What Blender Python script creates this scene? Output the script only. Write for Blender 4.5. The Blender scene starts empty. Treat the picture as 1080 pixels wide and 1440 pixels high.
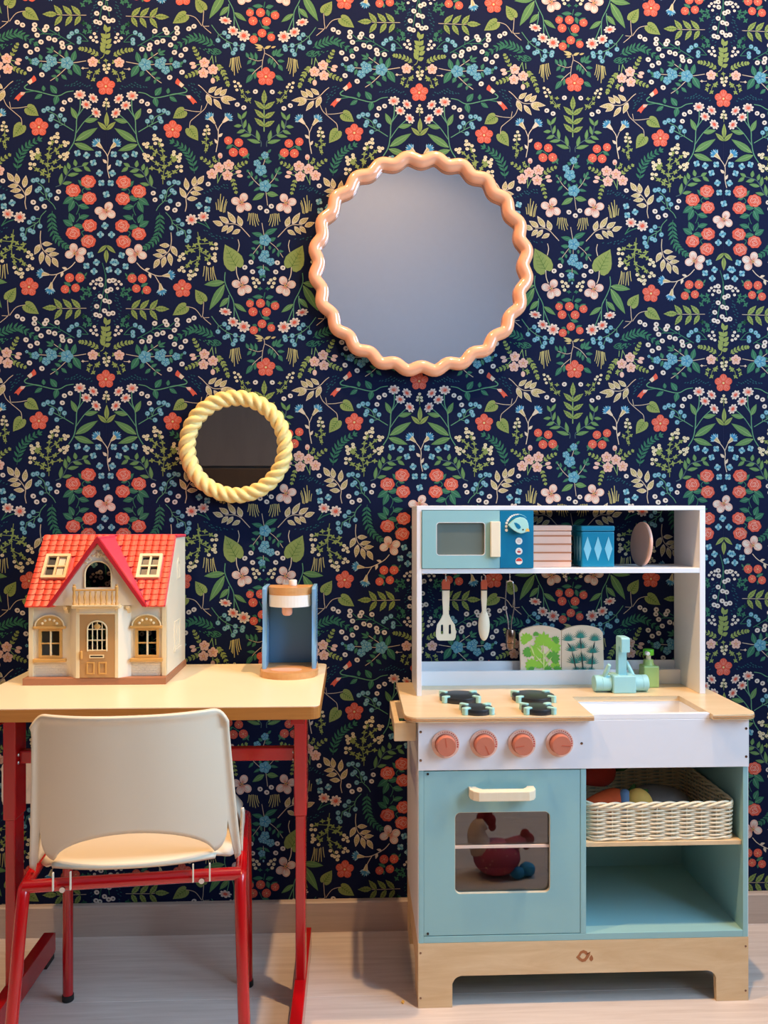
import bpy, bmesh, math, random
from mathutils import Vector, Matrix
random.seed(7)
PI = math.pi
S = bpy.context.scene
COL = S.collection

# ------------------------------------------------------------------ camera
cd = bpy.data.cameras.new('camera'); cam = bpy.data.objects.new('camera', cd); COL.objects.link(cam)
cd.sensor_fit = 'VERTICAL'; cd.sensor_height = 24.0; cd.lens = 24.0*1150.0/1440.0
cd.clip_start = 0.02
cam.location = (0.0, -1.44, 0.732)
cam.rotation_euler = (PI/2, 0.0, -math.radians(2.25))
S.camera = cam

# ------------------------------------------------------------------ light
S.view_settings.view_transform = 'Standard'
S.view_settings.look = 'None'
S.view_settings.exposure = 0.0
S.view_settings.gamma = 1.0
S.view_settings.use_curve_mapping = False
W = bpy.data.worlds.new('world'); S.world = W; W.use_nodes = True
bg = W.node_tree.nodes['Background']; bg.inputs[0].default_value = (0.50, 0.62, 0.80, 1); bg.inputs[1].default_value = 0.6

def area_light(name, loc, rot, sx, sy, power, color):
    l = bpy.data.lights.new(name, 'AREA'); l.shape = 'RECTANGLE'; l.size = sx; l.size_y = sy
    l.energy = power; l.color = color
    o = bpy.data.objects.new(name, l); COL.objects.link(o); o.location = loc; o.rotation_euler = rot
    return o
# daylight entering through the window of the right-hand wall
area_light('window_daylight', (1.36, -1.05, 1.40), (0, PI/2, 0), 1.35, 1.30, 66, (0.50, 0.74, 1.0))

def spot_light(name, loc, power, aim, angle, color, parent=None):
    l = bpy.data.lights.new(name, 'SPOT'); l.energy = power; l.color = color
    l.spot_size = math.radians(angle); l.spot_blend = 0.55; l.shadow_soft_size = 0.022
    o = bpy.data.objects.new(name, l); COL.objects.link(o)
    o.location = loc
    d = Vector(aim)-Vector(loc)
    o.rotation_euler = d.to_track_quat('-Z', 'Y').to_euler()
    return o
WARM = (1.0, 0.60, 0.29)
CEIL = 2.50
SPOTS = [((.375, -.55, CEIL-.012), 120, (.30, -.30, 0)), ((-.66, -.62, CEIL-.012), 112, (-.60, -.20, .6)), ((.10, -1.90, CEIL-.012), 28, (.15, -2.60, 1.3))]

# ------------------------------------------------------------------ helpers
def lin(h):
    h = h.lstrip('#'); c = [int(h[i:i+2], 16)/255 for i in (0, 2, 4)]
    return [x/12.92 if x <= .04045 else ((x+.055)/1.055)**2.4 for x in c]
MATS = {}
def mat(name, hexc, rough=.5, metal=0., noise=.06, nscale=30., bump=0., bscale=200., spec=.5, stretch=(1, 1, 1), coat=0.):
    m = bpy.data.materials.new(name); m.use_nodes = True; nt = m.node_tree; b = nt.nodes['Principled BSDF']
    c = lin(hexc)
    b.inputs['Roughness'].default_value = rough; b.inputs['Metallic'].default_value = metal
    b.inputs['Specular IOR Level'].default_value = spec
    b.inputs['Coat Weight'].default_value = coat
    b.inputs['Coat Roughness'].default_value = .12
    tc = nt.nodes.new('ShaderNodeTexCoord'); mp = nt.nodes.new('ShaderNodeMapping'); mp.inputs['Scale'].default_value = stretch
    nt.links.new(tc.outputs['Object'], mp.inputs['Vector'])
    n = nt.nodes.new('ShaderNodeTexNoise'); n.inputs['Scale'].default_value = nscale; n.inputs['Detail'].default_value = 3
    nt.links.new(mp.outputs['Vector'], n.inputs['Vector'])
    mx = nt.nodes.new('ShaderNodeMix'); mx.data_type = 'RGBA'
    mx.inputs['A'].default_value = [x*(1-noise) for x in c]+[1]
    mx.inputs['B'].default_value = [min(1, x*(1+noise)) for x in c]+[1]
    nt.links.new(n.outputs['Fac'], mx.inputs['Factor']); nt.links.new(mx.outputs['Result'], b.inputs['Base Color'])
    if bump:
        n2 = nt.nodes.new('ShaderNodeTexNoise'); n2.inputs['Scale'].default_value = bscale
        nt.links.new(mp.outputs['Vector'], n2.inputs['Vector'])
        bp = nt.nodes.new('ShaderNodeBump'); bp.inputs['Strength'].default_value = bump; bp.inputs['Distance'].default_value = .001
        nt.links.new(n2.outputs['Fac'], bp.inputs['Height']); nt.links.new(bp.outputs['Normal'], b.inputs['Normal'])
    MATS[name] = m
    return m
def wood(name, h1, h2, rough=.45, scale=7., stretch=(1, 8, 8), contrast=1., coat=0., dist=2.0):
    m = bpy.data.materials.new(name); m.use_nodes = True; nt = m.node_tree; b = nt.nodes['Principled BSDF']
    b.inputs['Roughness'].default_value = rough; b.inputs['Coat Weight'].default_value = coat; b.inputs['Coat Roughness'].default_value = .15
    tc = nt.nodes.new('ShaderNodeTexCoord'); mp = nt.nodes.new('ShaderNodeMapping'); mp.inputs['Scale'].default_value = stretch
    nt.links.new(tc.outputs['Object'], mp.inputs['Vector'])
    oi = nt.nodes.new('ShaderNodeObjectInfo'); ad = nt.nodes.new('ShaderNodeVectorMath'); ad.operation = 'ADD'
    sc = nt.nodes.new('ShaderNodeMath'); sc.operation = 'MULTIPLY'; sc.inputs[1].default_value = 17.0
    nt.links.new(oi.outputs['Random'], sc.inputs[0]); nt.links.new(sc.outputs[0], ad.inputs[1]); nt.links.new(mp.outputs['Vector'], ad.inputs[0])
    n = nt.nodes.new('ShaderNodeTexNoise'); n.inputs['Scale'].default_value = scale; n.inputs['Detail'].default_value = 6; n.inputs['Distortion'].default_value = dist*.3
    n.inputs['Roughness'].default_value = .62
    nt.links.new(ad.outputs[0], n.inputs['Vector'])
    r = nt.nodes.new('ShaderNodeValToRGB'); r.color_ramp.elements[0].position = .5-.28/contrast; r.color_ramp.elements[1].position = .5+.28/contrast
    r.color_ramp.elements[0].color = lin(h1)+[1]; r.color_ramp.elements[1].color = lin(h2)+[1]
    nt.links.new(n.outputs['Fac'], r.inputs[0]); nt.links.new(r.outputs[0], b.inputs['Base Color'])
    bp = nt.nodes.new('ShaderNodeBump'); bp.inputs['Strength'].default_value = .12; bp.inputs['Distance'].default_value = .0006
    nt.links.new(n.outputs['Fac'], bp.inputs['Height']); nt.links.new(bp.outputs['Normal'], b.inputs['Normal'])
    MATS[name] = m
    return m
def glassy(name, tint, refl, rough=.02, grey=None):
    m = bpy.data.materials.new(name); m.use_nodes = True; nt = m.node_tree
    for n in list(nt.nodes): nt.nodes.remove(n)
    o = nt.nodes.new('ShaderNodeOutputMaterial'); t = nt.nodes.new('ShaderNodeBsdfTransparent'); g = nt.nodes.new('ShaderNodeBsdfGlossy')
    t.inputs[0].default_value = list(tint)+[1]; g.inputs['Roughness'].default_value = rough; g.inputs[0].default_value = (1, 1, 1, 1)
    mx = nt.nodes.new('ShaderNodeMixShader'); mx.inputs[0].default_value = refl
    nt.links.new(t.outputs[0], mx.inputs[1]); nt.links.new(g.outputs[0], mx.inputs[2]); nt.links.new(mx.outputs[0], o.inputs[0])
    MATS[name] = m
    return m
def emit(name, col, strength):
    m = bpy.data.materials.new(name); m.use_nodes = True; b = m.node_tree.nodes['Principled BSDF']
    b.inputs['Base Color'].default_value = (.8, .8, .8, 1)
    b.inputs['Emission Color'].default_value = list(col)+[1]; b.inputs['Emission Strength'].default_value = strength
    MATS[name] = m
    return m

WM = {}
def thing(name, label, cat, loc=(0, 0, 0), rotz=0., group=None):
    o = bpy.data.objects.new(name, None); COL.objects.link(o); o.empty_display_size = .02
    o.location = loc; o.rotation_euler = (0, 0, rotz); o['label'] = label; o['category'] = cat
    if group: o['group'] = group
    WM[o.name] = Matrix.Translation(loc) @ Matrix.Rotation(rotz, 4, 'Z')
    return o
def tag(o, label=None, cat=None, group=None, kind=None):
    if label: o['label'] = label
    if cat: o['category'] = cat
    if group: o['group'] = group
    if kind: o['kind'] = kind
    return o
def put(name, bm, m, parent=None, local=False, smooth=False, origin=None):
    """link a bmesh (world coordinates unless local) as one mesh object"""
    me = bpy.data.meshes.new(name)
    bmesh.ops.recalc_face_normals(bm, faces=bm.faces)
    bm.to_mesh(me); bm.free()
    o = bpy.data.objects.new(name, me); COL.objects.link(o)
    if m is not None: me.materials.append(MATS[m] if isinstance(m, str) else m)
    if smooth:
        for p in me.polygons: p.use_smooth = True
        if smooth != 'all':
            try: me.set_sharp_from_angle(angle=math.radians(35))
            except Exception: pass
    if parent is not None:
        o.parent = parent
        if not local: me.transform(WM[parent.name].inverted())
        WM[o.name] = WM[parent.name].copy()
    elif origin is not None:
        me.transform(Matrix.Translation(-Vector(origin))); o.location = origin
        WM[o.name] = Matrix.Translation(origin)
    else:
        WM[o.name] = Matrix.Identity(4)
    return o
def BM(): return bmesh.new()
def add_box(bm, x0, x1, y0, y1, z0, z1, bev=0., seg=2):
    r = bmesh.ops.create_cube(bm, size=1.)
    vs = r['verts']
    for v in vs:
        v.co = Vector((x0+(v.co.x+.5)*(x1-x0), y0+(v.co.y+.5)*(y1-y0), z0+(v.co.z+.5)*(z1-z0)))
    if bev > 0:
        es = list({e for v in vs for e in v.link_edges})
        bmesh.ops.bevel(bm, geom=es, offset=bev, segments=seg, affect='EDGES', profile=.5)
    return bm
def box(name, x0, x1, y0, y1, z0, z1, m, parent=None, bev=.0008, **k):
    return put(name, add_box(BM(), x0, x1, y0, y1, z0, z1, bev), m, parent, **k)
def frame_map(axis, o=(0, 0, 0)):
    ox, oy, oz = o
    # 2-D (a,b) + depth d -> world
    if axis == 'Y': return lambda a, b, d: (ox+a, oy+d, oz+b)
    if axis == 'Z': return lambda a, b, d: (ox+a, oy+b, oz+d)
    if axis == 'X': return lambda a, b, d: (ox+d, oy+a, oz+b)
def add_prism(bm, pts, axis, d0, d1, o=(0, 0, 0), bev=0., seg=2):
    f = frame_map(axis, o)
    lo = [bm.verts.new(f(a, b, d0)) for a, b in pts]; hi = [bm.verts.new(f(a, b, d1)) for a, b in pts]
    n = len(pts)
    f1 = bm.faces.new(lo[::-1]); f2 = bm.faces.new(hi)
    for i in range(n): bm.faces.new((lo[i], lo[(i+1) % n], hi[(i+1) % n], hi[i]))
    if bev > 0:
        es = list(set(f1.edges) | set(f2.edges))
        bmesh.ops.bevel(bm, geom=es, offset=bev, segments=seg, affect='EDGES', profile=.5)
    return bm
def prism(name, pts, axis, d0, d1, m, parent=None, o=(0, 0, 0), bev=.0006, **k):
    return put(name, add_prism(BM(), pts, axis, d0, d1, o, bev), m, parent, **k)
def add_ring(bm, outer, inner, axis, d0, d1, o=(0, 0, 0)):
    f = frame_map(axis, o); n = len(outer)
    A = [bm.verts.new(f(a, b, d0)) for a, b in outer]; B = [bm.verts.new(f(a, b, d0)) for a, b in inner]
    C = [bm.verts.new(f(a, b, d1)) for a, b in outer]; D = [bm.verts.new(f(a, b, d1)) for a, b in inner]
    for i in range(n):
        j = (i+1) % n
        bm.faces.new((A[i], A[j], B[j], B[i])); bm.faces.new((C[i], D[i], D[j], C[j]))
        bm.faces.new((A[i], C[i], C[j], A[j])); bm.faces.new((B[i], B[j], D[j], D[i]))
    return bm
def rrect(x0, x1, z0, z1, r, n=5):
    out = []
    for cx, cz, a0 in ((x1-r, z1-r, 0), (x0+r, z1-r, 90), (x0+r, z0+r, 180), (x1-r, z0+r, 270)):
        for i in range(n+1):
            a = math.radians(a0+90*i/n); out.append((cx+r*math.cos(a), cz+r*math.sin(a)))
    return out
def ray_outer(inner, c, poly):
    """for each inner point the point of the polygon's outline in the same direction from c"""
    out = []
    for (a, b) in inner:
        dx, dz = a-c[0], b-c[1]; best = None
        for i in range(len(poly)):
            (p, q), (r, s) = poly[i], poly[(i+1) % len(poly)]
            ex, ez = r-p, s-q; det = dx*(-ez)+dz*ex
            if abs(det) < 1e-12: continue
            t = ((p-c[0])*(-ez)+(q-c[1])*ex)/det; u = (dx*(q-c[1])-dz*(p-c[0]))/det
            if t > 0 and -1e-6 <= u <= 1+1e-6 and (best is None or t < best): best = t
        out.append((c[0]+dx*best, c[1]+dz*best))
    return out
def plate_hole(bm, poly, inner, axis, d0, d1, o=(0, 0, 0)):
    """plate of outline poly with one hole; hole points are enriched so that the corners of poly are kept"""
    c = (sum(p[0] for p in inner)/len(inner), sum(p[1] for p in inner)/len(inner))
    ang = lambda p: math.atan2(p[1]-c[1], p[0]-c[0]) % (2*PI)
    pi_ = sorted(inner, key=ang)
    extra = ray_outer(poly, c, pi_)
    allp = sorted([(ang(p), p) for p in pi_]+[(ang(p), p) for p in extra])
    inn = [p for a, p in allp]
    outr = ray_outer(inn, c, poly)
    return add_ring(bm, outr, inn, axis, d0, d1, o)
def add_tube(bm, pts, r, n=8, closed=False, caps=True):
    pts = [Vector(p) for p in pts]; N = len(pts)
    rs = r if isinstance(r, (list, tuple)) else [r]*N
    rings = []; up = None
    for i in range(N):
        if closed: t = (pts[(i+1) % N]-pts[i-1]).normalized()
        else: t = (pts[min(i+1, N-1)]-pts[max(i-1, 0)]).normalized()
        if up is None:
            up = Vector((0, 0, 1)) if abs(t.z) < .9 else Vector((1, 0, 0))
        u = (up-t*up.dot(t))
        if u.length < 1e-6: u = t.orthogonal()
        u.normalize(); v = t.cross(u); up = u
        rings.append([bm.verts.new(pts[i]+(u*math.cos(2*PI*k/n)+v*math.sin(2*PI*k/n))*rs[i]) for k in range(n)])
    M = N if closed else N-1
    for i in range(M):
        a, b = rings[i], rings[(i+1) % N]
        sh = 0
        if closed and i == N-1:
            d = [(a[0].co-b[k].co).length for k in range(n)]; sh = d.index(min(d))
        for k in range(n):
            bm.faces.new((a[k], a[(k+1) % n], b[(k+1+sh) % n], b[(k+sh) % n]))
    if not closed and caps:
        bm.faces.new(rings[0][::-1]); bm.faces.new(rings[-1])
    return bm
def smooth_path(pts, k=6, closed=False):
    P = [Vector(p) for p in pts]; out = []; n = len(P)
    rng = range(n if closed else n-1)
    for i in rng:
        if closed: p0, p1, p2, p3 = P[i-1], P[i], P[(i+1) % n], P[(i+2) % n]
        else: p0, p1, p2, p3 = P[max(i-1, 0)], P[i], P[i+1], P[min(i+2, n-1)]
        for j in range(k):
            t = j/k
            out.append(.5*((2*p1)+(p2-p0)*t+(2*p0-5*p1+4*p2-p3)*t*t+(3*p1-p0-3*p2+p3)*t**3))
    if not closed: out.append(P[-1])
    return out
def tube(name, pts, r, m, parent=None, n=10, closed=False, smoothk=0, **k):
    if smoothk: pts = smooth_path(pts, smoothk, closed)
    return put(name, add_tube(BM(), pts, r, n, closed), m, parent, smooth=True, **k)
def add_lathe(bm, prof, n=32, c=(0, 0, 0), axis='Z'):
    """prof: (radius, height) list from bottom to top; closed at both ends"""
    def f(r, h, a):
        p, q = r*math.cos(a), r*math.sin(a)
        if axis == 'Z': return (c[0]+p, c[1]+q, c[2]+h)
        if axis == 'Y': return (c[0]+p, c[1]+h, c[2]+q)
        return (c[0]+h, c[1]+p, c[2]+q)
    rings = [[bm.verts.new(f(r, h, 2*PI*k/n)) for k in range(n)] for r, h in prof]
    for a, b in zip(rings, rings[1:]):
        for k in range(n): bm.faces.new((a[k], a[(k+1) % n], b[(k+1) % n], b[k]))
    bm.faces.new(rings[0][::-1]); bm.faces.new(rings[-1])
    return bm
def lathe(name, prof, m, parent=None, n=32, c=(0, 0, 0), axis='Z', **k):
    return put(name, add_lathe(BM(), prof, n, c, axis), m, parent, smooth=True, **k)
def cyl_prof(r, h0, h1, b=.001):
    return [(r-b, h0), (r-b*.3, h0+b*.3), (r, h0+b), (r, h1-b), (r-b*.3, h1-b*.3), (r-b, h1)]
def add_blob(bm, c, r, n=16, m_=10, fn=None):
    c = Vector(c); rx, ry, rz = r if isinstance(r, (tuple, list)) else (r, r, r)
    rows = []
    for i in range(1, m_):
        th = PI*i/m_
        rows.append([bm.verts.new(c+Vector((rx*math.sin(th)*math.cos(2*PI*k/n), ry*math.sin(th)*math.sin(2*PI*k/n), rz*math.cos(th)))) for k in range(n)])
    t = bm.verts.new(c+Vector((0, 0, rz))); b = bm.verts.new(c-Vector((0, 0, rz)))
    for k in range(n):
        bm.faces.new((t, rows[0][k], rows[0][(k+1) % n])); bm.faces.new((b, rows[-1][(k+1) % n], rows[-1][k]))
    for p, q in zip(rows, rows[1:]):
        for k in range(n): bm.faces.new((p[k], q[k], q[(k+1) % n], p[(k+1) % n]))
    return bm
def solid_grid(name, P, thick, m, parent=None, closed_u=False, **k):
    """P[i][j] -> Vector grid, given thickness by a modifier"""
    bm = BM(); V = [[bm.verts.new(p) for p in row] for row in P]
    for i in range(len(V)-1):
        for j in range(len(V[0])-1): bm.faces.new((V[i][j], V[i][j+1], V[i+1][j+1], V[i+1][j]))
    o = put(name, bm, m, parent, smooth='all', **k)
    s = o.modifiers.new('thickness', 'SOLIDIFY'); s.thickness = thick; s.offset = 0
    return o

# ------------------------------------------------------------------ materials
wood('floor_oak', '#c3b5aa', '#e4dad1', rough=.42, scale=5, stretch=(1.2, 22, 10), contrast=.9)
wood('baseboard_oak', '#ad9d90', '#c6b7aa', rough=.5, scale=5, stretch=(1.2, 10, 26), contrast=.9)
wood('birch', '#d8bd90', '#ead6b2', rough=.35, scale=4, stretch=(2, 12, 12), contrast=.8, coat=.15)
wood('birch_pale', '#cfae7f', '#e6cda4', rough=.5, scale=6, stretch=(1.5, 8, 9), contrast=1.1)
wood('beech', '#c4894f', '#dba86c', rough=.4, scale=6, stretch=(2, 10, 10))
wood('desk_edge', '#a5672a', '#bd7f3a', rough=.4, scale=4, stretch=(2, 30, 40))
wood('lime_wood', '#e6d7b4', '#f3ead0', rough=.5, scale=6, stretch=(10, 10, 1.5), contrast=.7)
wood('board_beige', '#dcc4a6', '#e9d8c0', rough=.6, scale=6, stretch=(2, 8, 12), contrast=.6)
wood('wardrobe_brown', '#2e1f12', '#3d2a1a', rough=.5, scale=4, stretch=(6, 6, 1))
wood('wardrobe_dark', '#4c4542', '#57504c', rough=.5, scale=4, stretch=(6, 6, 1))
mat('desk_laminate', '#f6e7c2', .32, noise=.02, nscale=15)
mat('red_paint', '#b30810', .22, noise=.03, coat=.5)
mat('red_dark_cap', '#161616', .5)
mat('cream_plastic', '#e3d8bf', .38, noise=.02, nscale=12, bump=.08, bscale=900)
mat('white_paint', '#e9ebee', .4, noise=.015)
mat('white_gloss', '#f2f2f2', .22, noise=.01)
mat('teal_paint', '#8fbfc2', .42, noise=.02)
mat('teal_light', '#a9dcd3', .4, noise=.02)
mat('aqua_paint', '#9fd6d8', .42, noise=.02)
mat('petrol_blue', '#017299', .35, noise=.02)
mat('tin_blue', '#0f86a6', .3, noise=.02, coat=.2)
mat('tin_aqua', '#8ed0dc', .35)
mat('tin_pink', '#f0c3ac', .35, noise=.02, coat=.1)
mat('tin_stripe', '#c07852', .4)
mat('terracotta', '#c4745b', .45, noise=.02)
mat('brand_brown', '#a9683c', .6)
mat('terracotta_pale', '#f4c6ad', .45, noise=.02)
mat('terracotta_cap', '#c05a3f', .45, noise=.03)
mat('print_red', '#c8453c', .5)
wood('added_edge_wood', '#e6c9b6', '#f0dccd', rough=.5)
mat('black_paint', '#22272c', .35, noise=.05)
mat('ink_black', '#191512', .5)
mat('plate_pink', '#c9a28f', .5, noise=.05)
mat('steel', '#c9c9cc', .25, metal=1.)
mat('brown_steel', '#8b7263', .25, metal=1.)
mat('wicker', '#f0e1c0', .5, noise=.14, nscale=60)
mat('peach_glaze', '#f1ab82', .16, noise=.03, coat=.7)
mat('butter_yellow', '#f3d88a', .42, noise=.03)
mat('soap_green', '#a8c878', .35, noise=.02)
mat('soap_pump', '#63c02a', .3)
mat('coffee_blue', '#7fb1d6', .25, noise=.02, coat=.4)
mat('coffee_back', '#4f7f9e', .4, noise=.02)
mat('cream_white', '#f2ece0', .35)
mat('blush', '#eeb79d', .4)
mat('leaf_print_light', '#93c93c', .6); mat('leaf_print_mid', '#5fa63a', .6); mat('leaf_print_pale', '#cfe08a', .6)
mat('dill_print', '#1f7f72', .6); mat('dill_stem', '#2f3b3a', .6)
mat('plaster_grey', '#77777c', .7, noise=.02)
mat('plaster_pale', '#bcc3d2', .7, noise=.02)
mat('plaster_white', '#c9c6c1', .7, noise=.02)
mat('dado_dark', '#4b4441', .6, noise=.05)
mat('socket_white', '#e9ddd0', .35)
mat('house_wall', '#e9dfc4', .45, noise=.02)
mat('house_trim', '#ecd7a8', .4, noise=.02)
mat('house_ochre', '#cf9f57', .4, noise=.05)
mat('house_door', '#b78b56', .45, noise=.06)
mat('house_base', '#a9714f', .5, noise=.06)
mat('roof_red', '#e8503a', .4, noise=.09, nscale=90)
mat('roof_pink', '#e2485c', .45, noise=.04)
mat('roof_dark', '#b5202c', .4)
mat('curtain_cloth', '#efe3cc', .8); mat('curtain_red', '#7c1f2a', .8)
mat('toy_orange', '#d8541f', .8, noise=.12, nscale=120); mat('toy_red', '#b8301c', .8, noise=.12, nscale=120)
mat('toy_green', '#3d6a2a', .85, noise=.2); mat('toy_blue', '#6f8fb4', .8); mat('toy_yellow', '#e8b85a', .8, noise=.08)
mat('toy_grey', '#8b8683', .85)
mat('hen_pink', '#b5455c', .85, noise=.1); mat('hen_cream', '#e6c7b0', .85); mat('hen_red', '#9d1f2b', .85); mat('hen_blue', '#2f8fc4', .8)
mat('rug_grey', '#aaa6a2', .9); mat('mat_cream', '#d9c9a2', .9)
glassy('oven_glass', (.55, .55, .58), .10, .015)
glassy('microwave_glass', (.02, .025, .025), .05, .2)
glassy('window_glass', (.97, .98, 1.), .05, .0)
mat('microwave_pane', '#63706a', .35)
mm = mat('mirror_silver', '#d6d8da', .015, metal=1., noise=0.)
emit('lamp_lens', (1, .8, .55), 6.)
# ------------------------------------------------------------------ wallpaper print (drawn once per repeat, as flat coloured shapes on each panel)
PER_X, PER_Z, AXIS_X, ROW_Z = .546, .509, .6650, 1.4734
PC = {'n': '#141e3f', 'g1': '#98ae66', 'g1d': '#557d3a', 'g2': '#6b9a63', 'g2d': '#8fb878', 'g3': '#3f7f66', 'g3d': '#68a583', 'g4': '#2c6470',
      'ol': '#d3c88c', 'old': '#8d8550', 'cr': '#efe2c8', 'st': '#d9cbb2', 'co': '#ea6c58', 'co2': '#f6ab98', 'cod': '#cf4437', 'pk': '#f3cfc0', 'pk2': '#e59a86', 'w': '#f4eee2',
      'bl': '#6db2c8', 'bl2': '#a5d5de', 'bd': '#2c74a3', 'tu': '#4c9cc9', 'tu2': '#9fd0e6', 'ye': '#f1e0a0', 'yb': '#f3ecc9', 'g5': '#55737a'}
INK = .56            # the print is on a dark, matt ground
PCL = {k: [c*(.68 if k == 'n' else INK) for c in lin(v)]+[1] for k, v in PC.items()}
POLY = []          # (points, colour, layer, mirrored)
_o = [0, 0]; _mir = [True]
def sheet(ox, oy): _o[0], _o[1] = ox, oy
def half(): _mir[0] = True
def once(): _mir[0] = False
def T(x, y):
    X = (_o[0]-1018.2)*8.3077+x; Y = (_o[1]-138.05)*8.3077+y
    return X, Y-X*(720-(138.05+Y/8.3077))/29270.
def poly(pts, c, L): POLY.append(([T(*p) for p in pts], c, L, _mir[0]))
def disc(x, y, r, c, L, n=10, ry=None, a=0):
    ry = r if ry is None else ry; ca, sa = math.cos(a), math.sin(a)
    poly([(x+r*math.cos(t)*ca-ry*math.sin(t)*sa, y+r*math.cos(t)*sa+ry*math.sin(t)*ca) for t in [2*PI*i/n for i in range(n)]], c, L)
def stroke(pts, w, c, L, w2=None, k=4):
    if c in ('st', 'cr') and L == 1: w *= .78
    P = smooth_path([(p[0], p[1], 0) for p in pts], k) if len(pts) > 2 else [Vector((p[0], p[1], 0)) for p in pts]
    N = len(P); w2 = w if w2 is None else w2
    A, B = [], []
    for i, p in enumerate(P):
        t = (P[min(i+1, N-1)]-P[max(i-1, 0)]); t.normalize() if t.length else None
        ww = (w+(w2-w)*i/(N-1))/2
        A.append((p.x-t.y*ww, p.y+t.x*ww)); B.append((p.x+t.y*ww, p.y-t.x*ww))
    for i in range(N-1): poly([A[i], A[i+1], B[i+1], B[i]], c, L)
LEAF = [(0, .06), (.12, .55), (.3, .95), (.45, 1.), (.62, .84), (.8, .5), (.92, .2), (1., 0)]
def leafpts(bx, by, tx, ty, w, s=1.):
    dx, dy = tx-bx, ty-by; l = math.hypot(dx, dy); ux, uy = dx/l, dy/l
    up = [(bx+ux*l*t-uy*w/2*q*s, by+uy*l*t+ux*w/2*q*s) for t, q in LEAF]
    dn = [(bx+ux*l*t+uy*w/2*q*s, by+uy*l*t-ux*w/2*q*s) for t, q in LEAF[:-1]]
    return up+dn[::-1]
def leaf(bx, by, tx, ty, w, c='g2', v=None, L=2):
    poly(leafpts(bx, by, tx, ty, w), c, L)
    if v:
        mx, my = bx+(tx-bx)*.82, by+(ty-by)*.82
        stroke([(bx, by), (mx, my)], max(4, w*.13), v, L+1, 3)
def leaves(lst, c='g2', w=40, v=None, L=2):
    for q in lst:
        leaf(q[0], q[1], q[2], q[3], q[4] if len(q) > 4 else w, c, v, L)
def serrated(bx, by, tx, ty, w, c='g1', v='g1d', L=2):
    dx, dy = tx-bx, ty-by; l = math.hypot(dx, dy); ux, uy = dx/l, dy/l
    up, dn = [], []
    for i in range(11):
        t = i/10; q = math.sin(PI*min(1, t*1.02)**.8)*(1 if i % 2 else .86) if i < 10 else 0
        q = max(q, 0)
        up.append((bx+ux*l*t-uy*w/2*q, by+uy*l*t+ux*w/2*q)); dn.append((bx+ux*l*t+uy*w/2*q, by+uy*l*t-ux*w/2*q))
    poly(up+dn[-2:0:-1], c, L)
    stroke([(bx, by), (bx+dx*.85, by+dy*.85)], 7, v, L+1, 3)
    for t in (.3, .5, .7):
        for s in (-1, 1):
            px, py = bx+dx*t, by+dy*t
            stroke([(px, py), (px+ux*l*.12-uy*w*.25*s, py+uy*l*.12+ux*w*.25*s)], 4, v, L+1, 2)
def gold(lst):
    for bx, by, tx, ty, w in lst:
        poly(leafpts(bx, by, tx, ty, w), 'cr', 2)
        cx, cy = (bx+tx)/2, (by+ty)/2
        poly([(cx+(x-cx)*.78, cy+(y-cy)*.74) for x, y in leafpts(bx, by, tx, ty, w)], 'ol', 3)
        stroke([(bx, by), (bx+(tx-bx)*.8, by+(ty-by)*.8)], 6, 'cr', 4, 3)
        dx, dy = tx-bx, ty-by; l = math.hypot(dx, dy); ux, uy = dx/l, dy/l
        for t in (.35, .55, .72):
            px, py = bx+dx*t, by+dy*t
            stroke([(px, py), (px+ux*l*.1-uy*w*.26, py+uy*l*.1+ux*w*.26)], 3.5, 'old', 4, 2)
            stroke([(px, py), (px+ux*l*.1+uy*w*.26, py+uy*l*.1-ux*w*.26)], 3.5, 'old', 4, 2)
def fl5(x, y, r, rot=-90):
    for i in range(5):
        a = math.radians(rot+72*i); px, py = x+.55*r*math.cos(a), y+.55*r*math.sin(a)
        disc(px, py, .47*r, 'co', 3+.1*i, 12, .43*r, a)
        for d in (-.35, 0, .35):
            b = a+d
            stroke([(x+.3*r*math.cos(a+d*.6), y+.3*r*math.sin(a+d*.6)), (x+.86*r*math.cos(b), y+.86*r*math.sin(b))], 5, 'co2', 4, 3)
    disc(x, y, .2*r, 'cod', 4.2, 10); disc(x, y, .13*r, 'ye', 5, 8)
def pinkfl(x, y, r, rot=-90):
    for i in range(5):
        a = math.radians(rot+72*i); px, py = x+.58*r*math.cos(a), y+.58*r*math.sin(a)
        disc(px, py, .44*r, 'pk', 3+.1*i, 10)
        stroke([(x+.2*r*math.cos(a), y+.2*r*math.sin(a)), (x+.72*r*math.cos(a), y+.72*r*math.sin(a))], 9, 'pk2', 4, 4)
    disc(x, y, .3*r, 'pk2', 4.2, 8); disc(x, y, .16*r, 'ye', 5, 8)
def daisy(x, y, r, a0=0., sq=.8):
    n = 8
    for i in range(n):
        a = 2*PI*i/n+.2; ca, sa = math.cos(a0), math.sin(a0)
        def q(rr, b): u, v = rr*math.cos(b), rr*math.sin(b)*sq; return (x+u*ca-v*sa, y+u*sa+v*ca)
        poly([q(.25*r, a-.35), q(.75*r, a-.36), q(1.*r, a-.14), q(1.*r, a+.14), q(.75*r, a+.36), q(.25*r, a+.35)], 'w', 3+.05*i)
        poly([q(.1*r, a-.3), q(.5*r, a-.24), q(.78*r, a), q(.5*r, a+.24), q(.1*r, a+.3)], 'co2', 4)
    disc(x, y, .34*r, 'co', 4.4, 10, .34*r*sq, a0)
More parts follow.
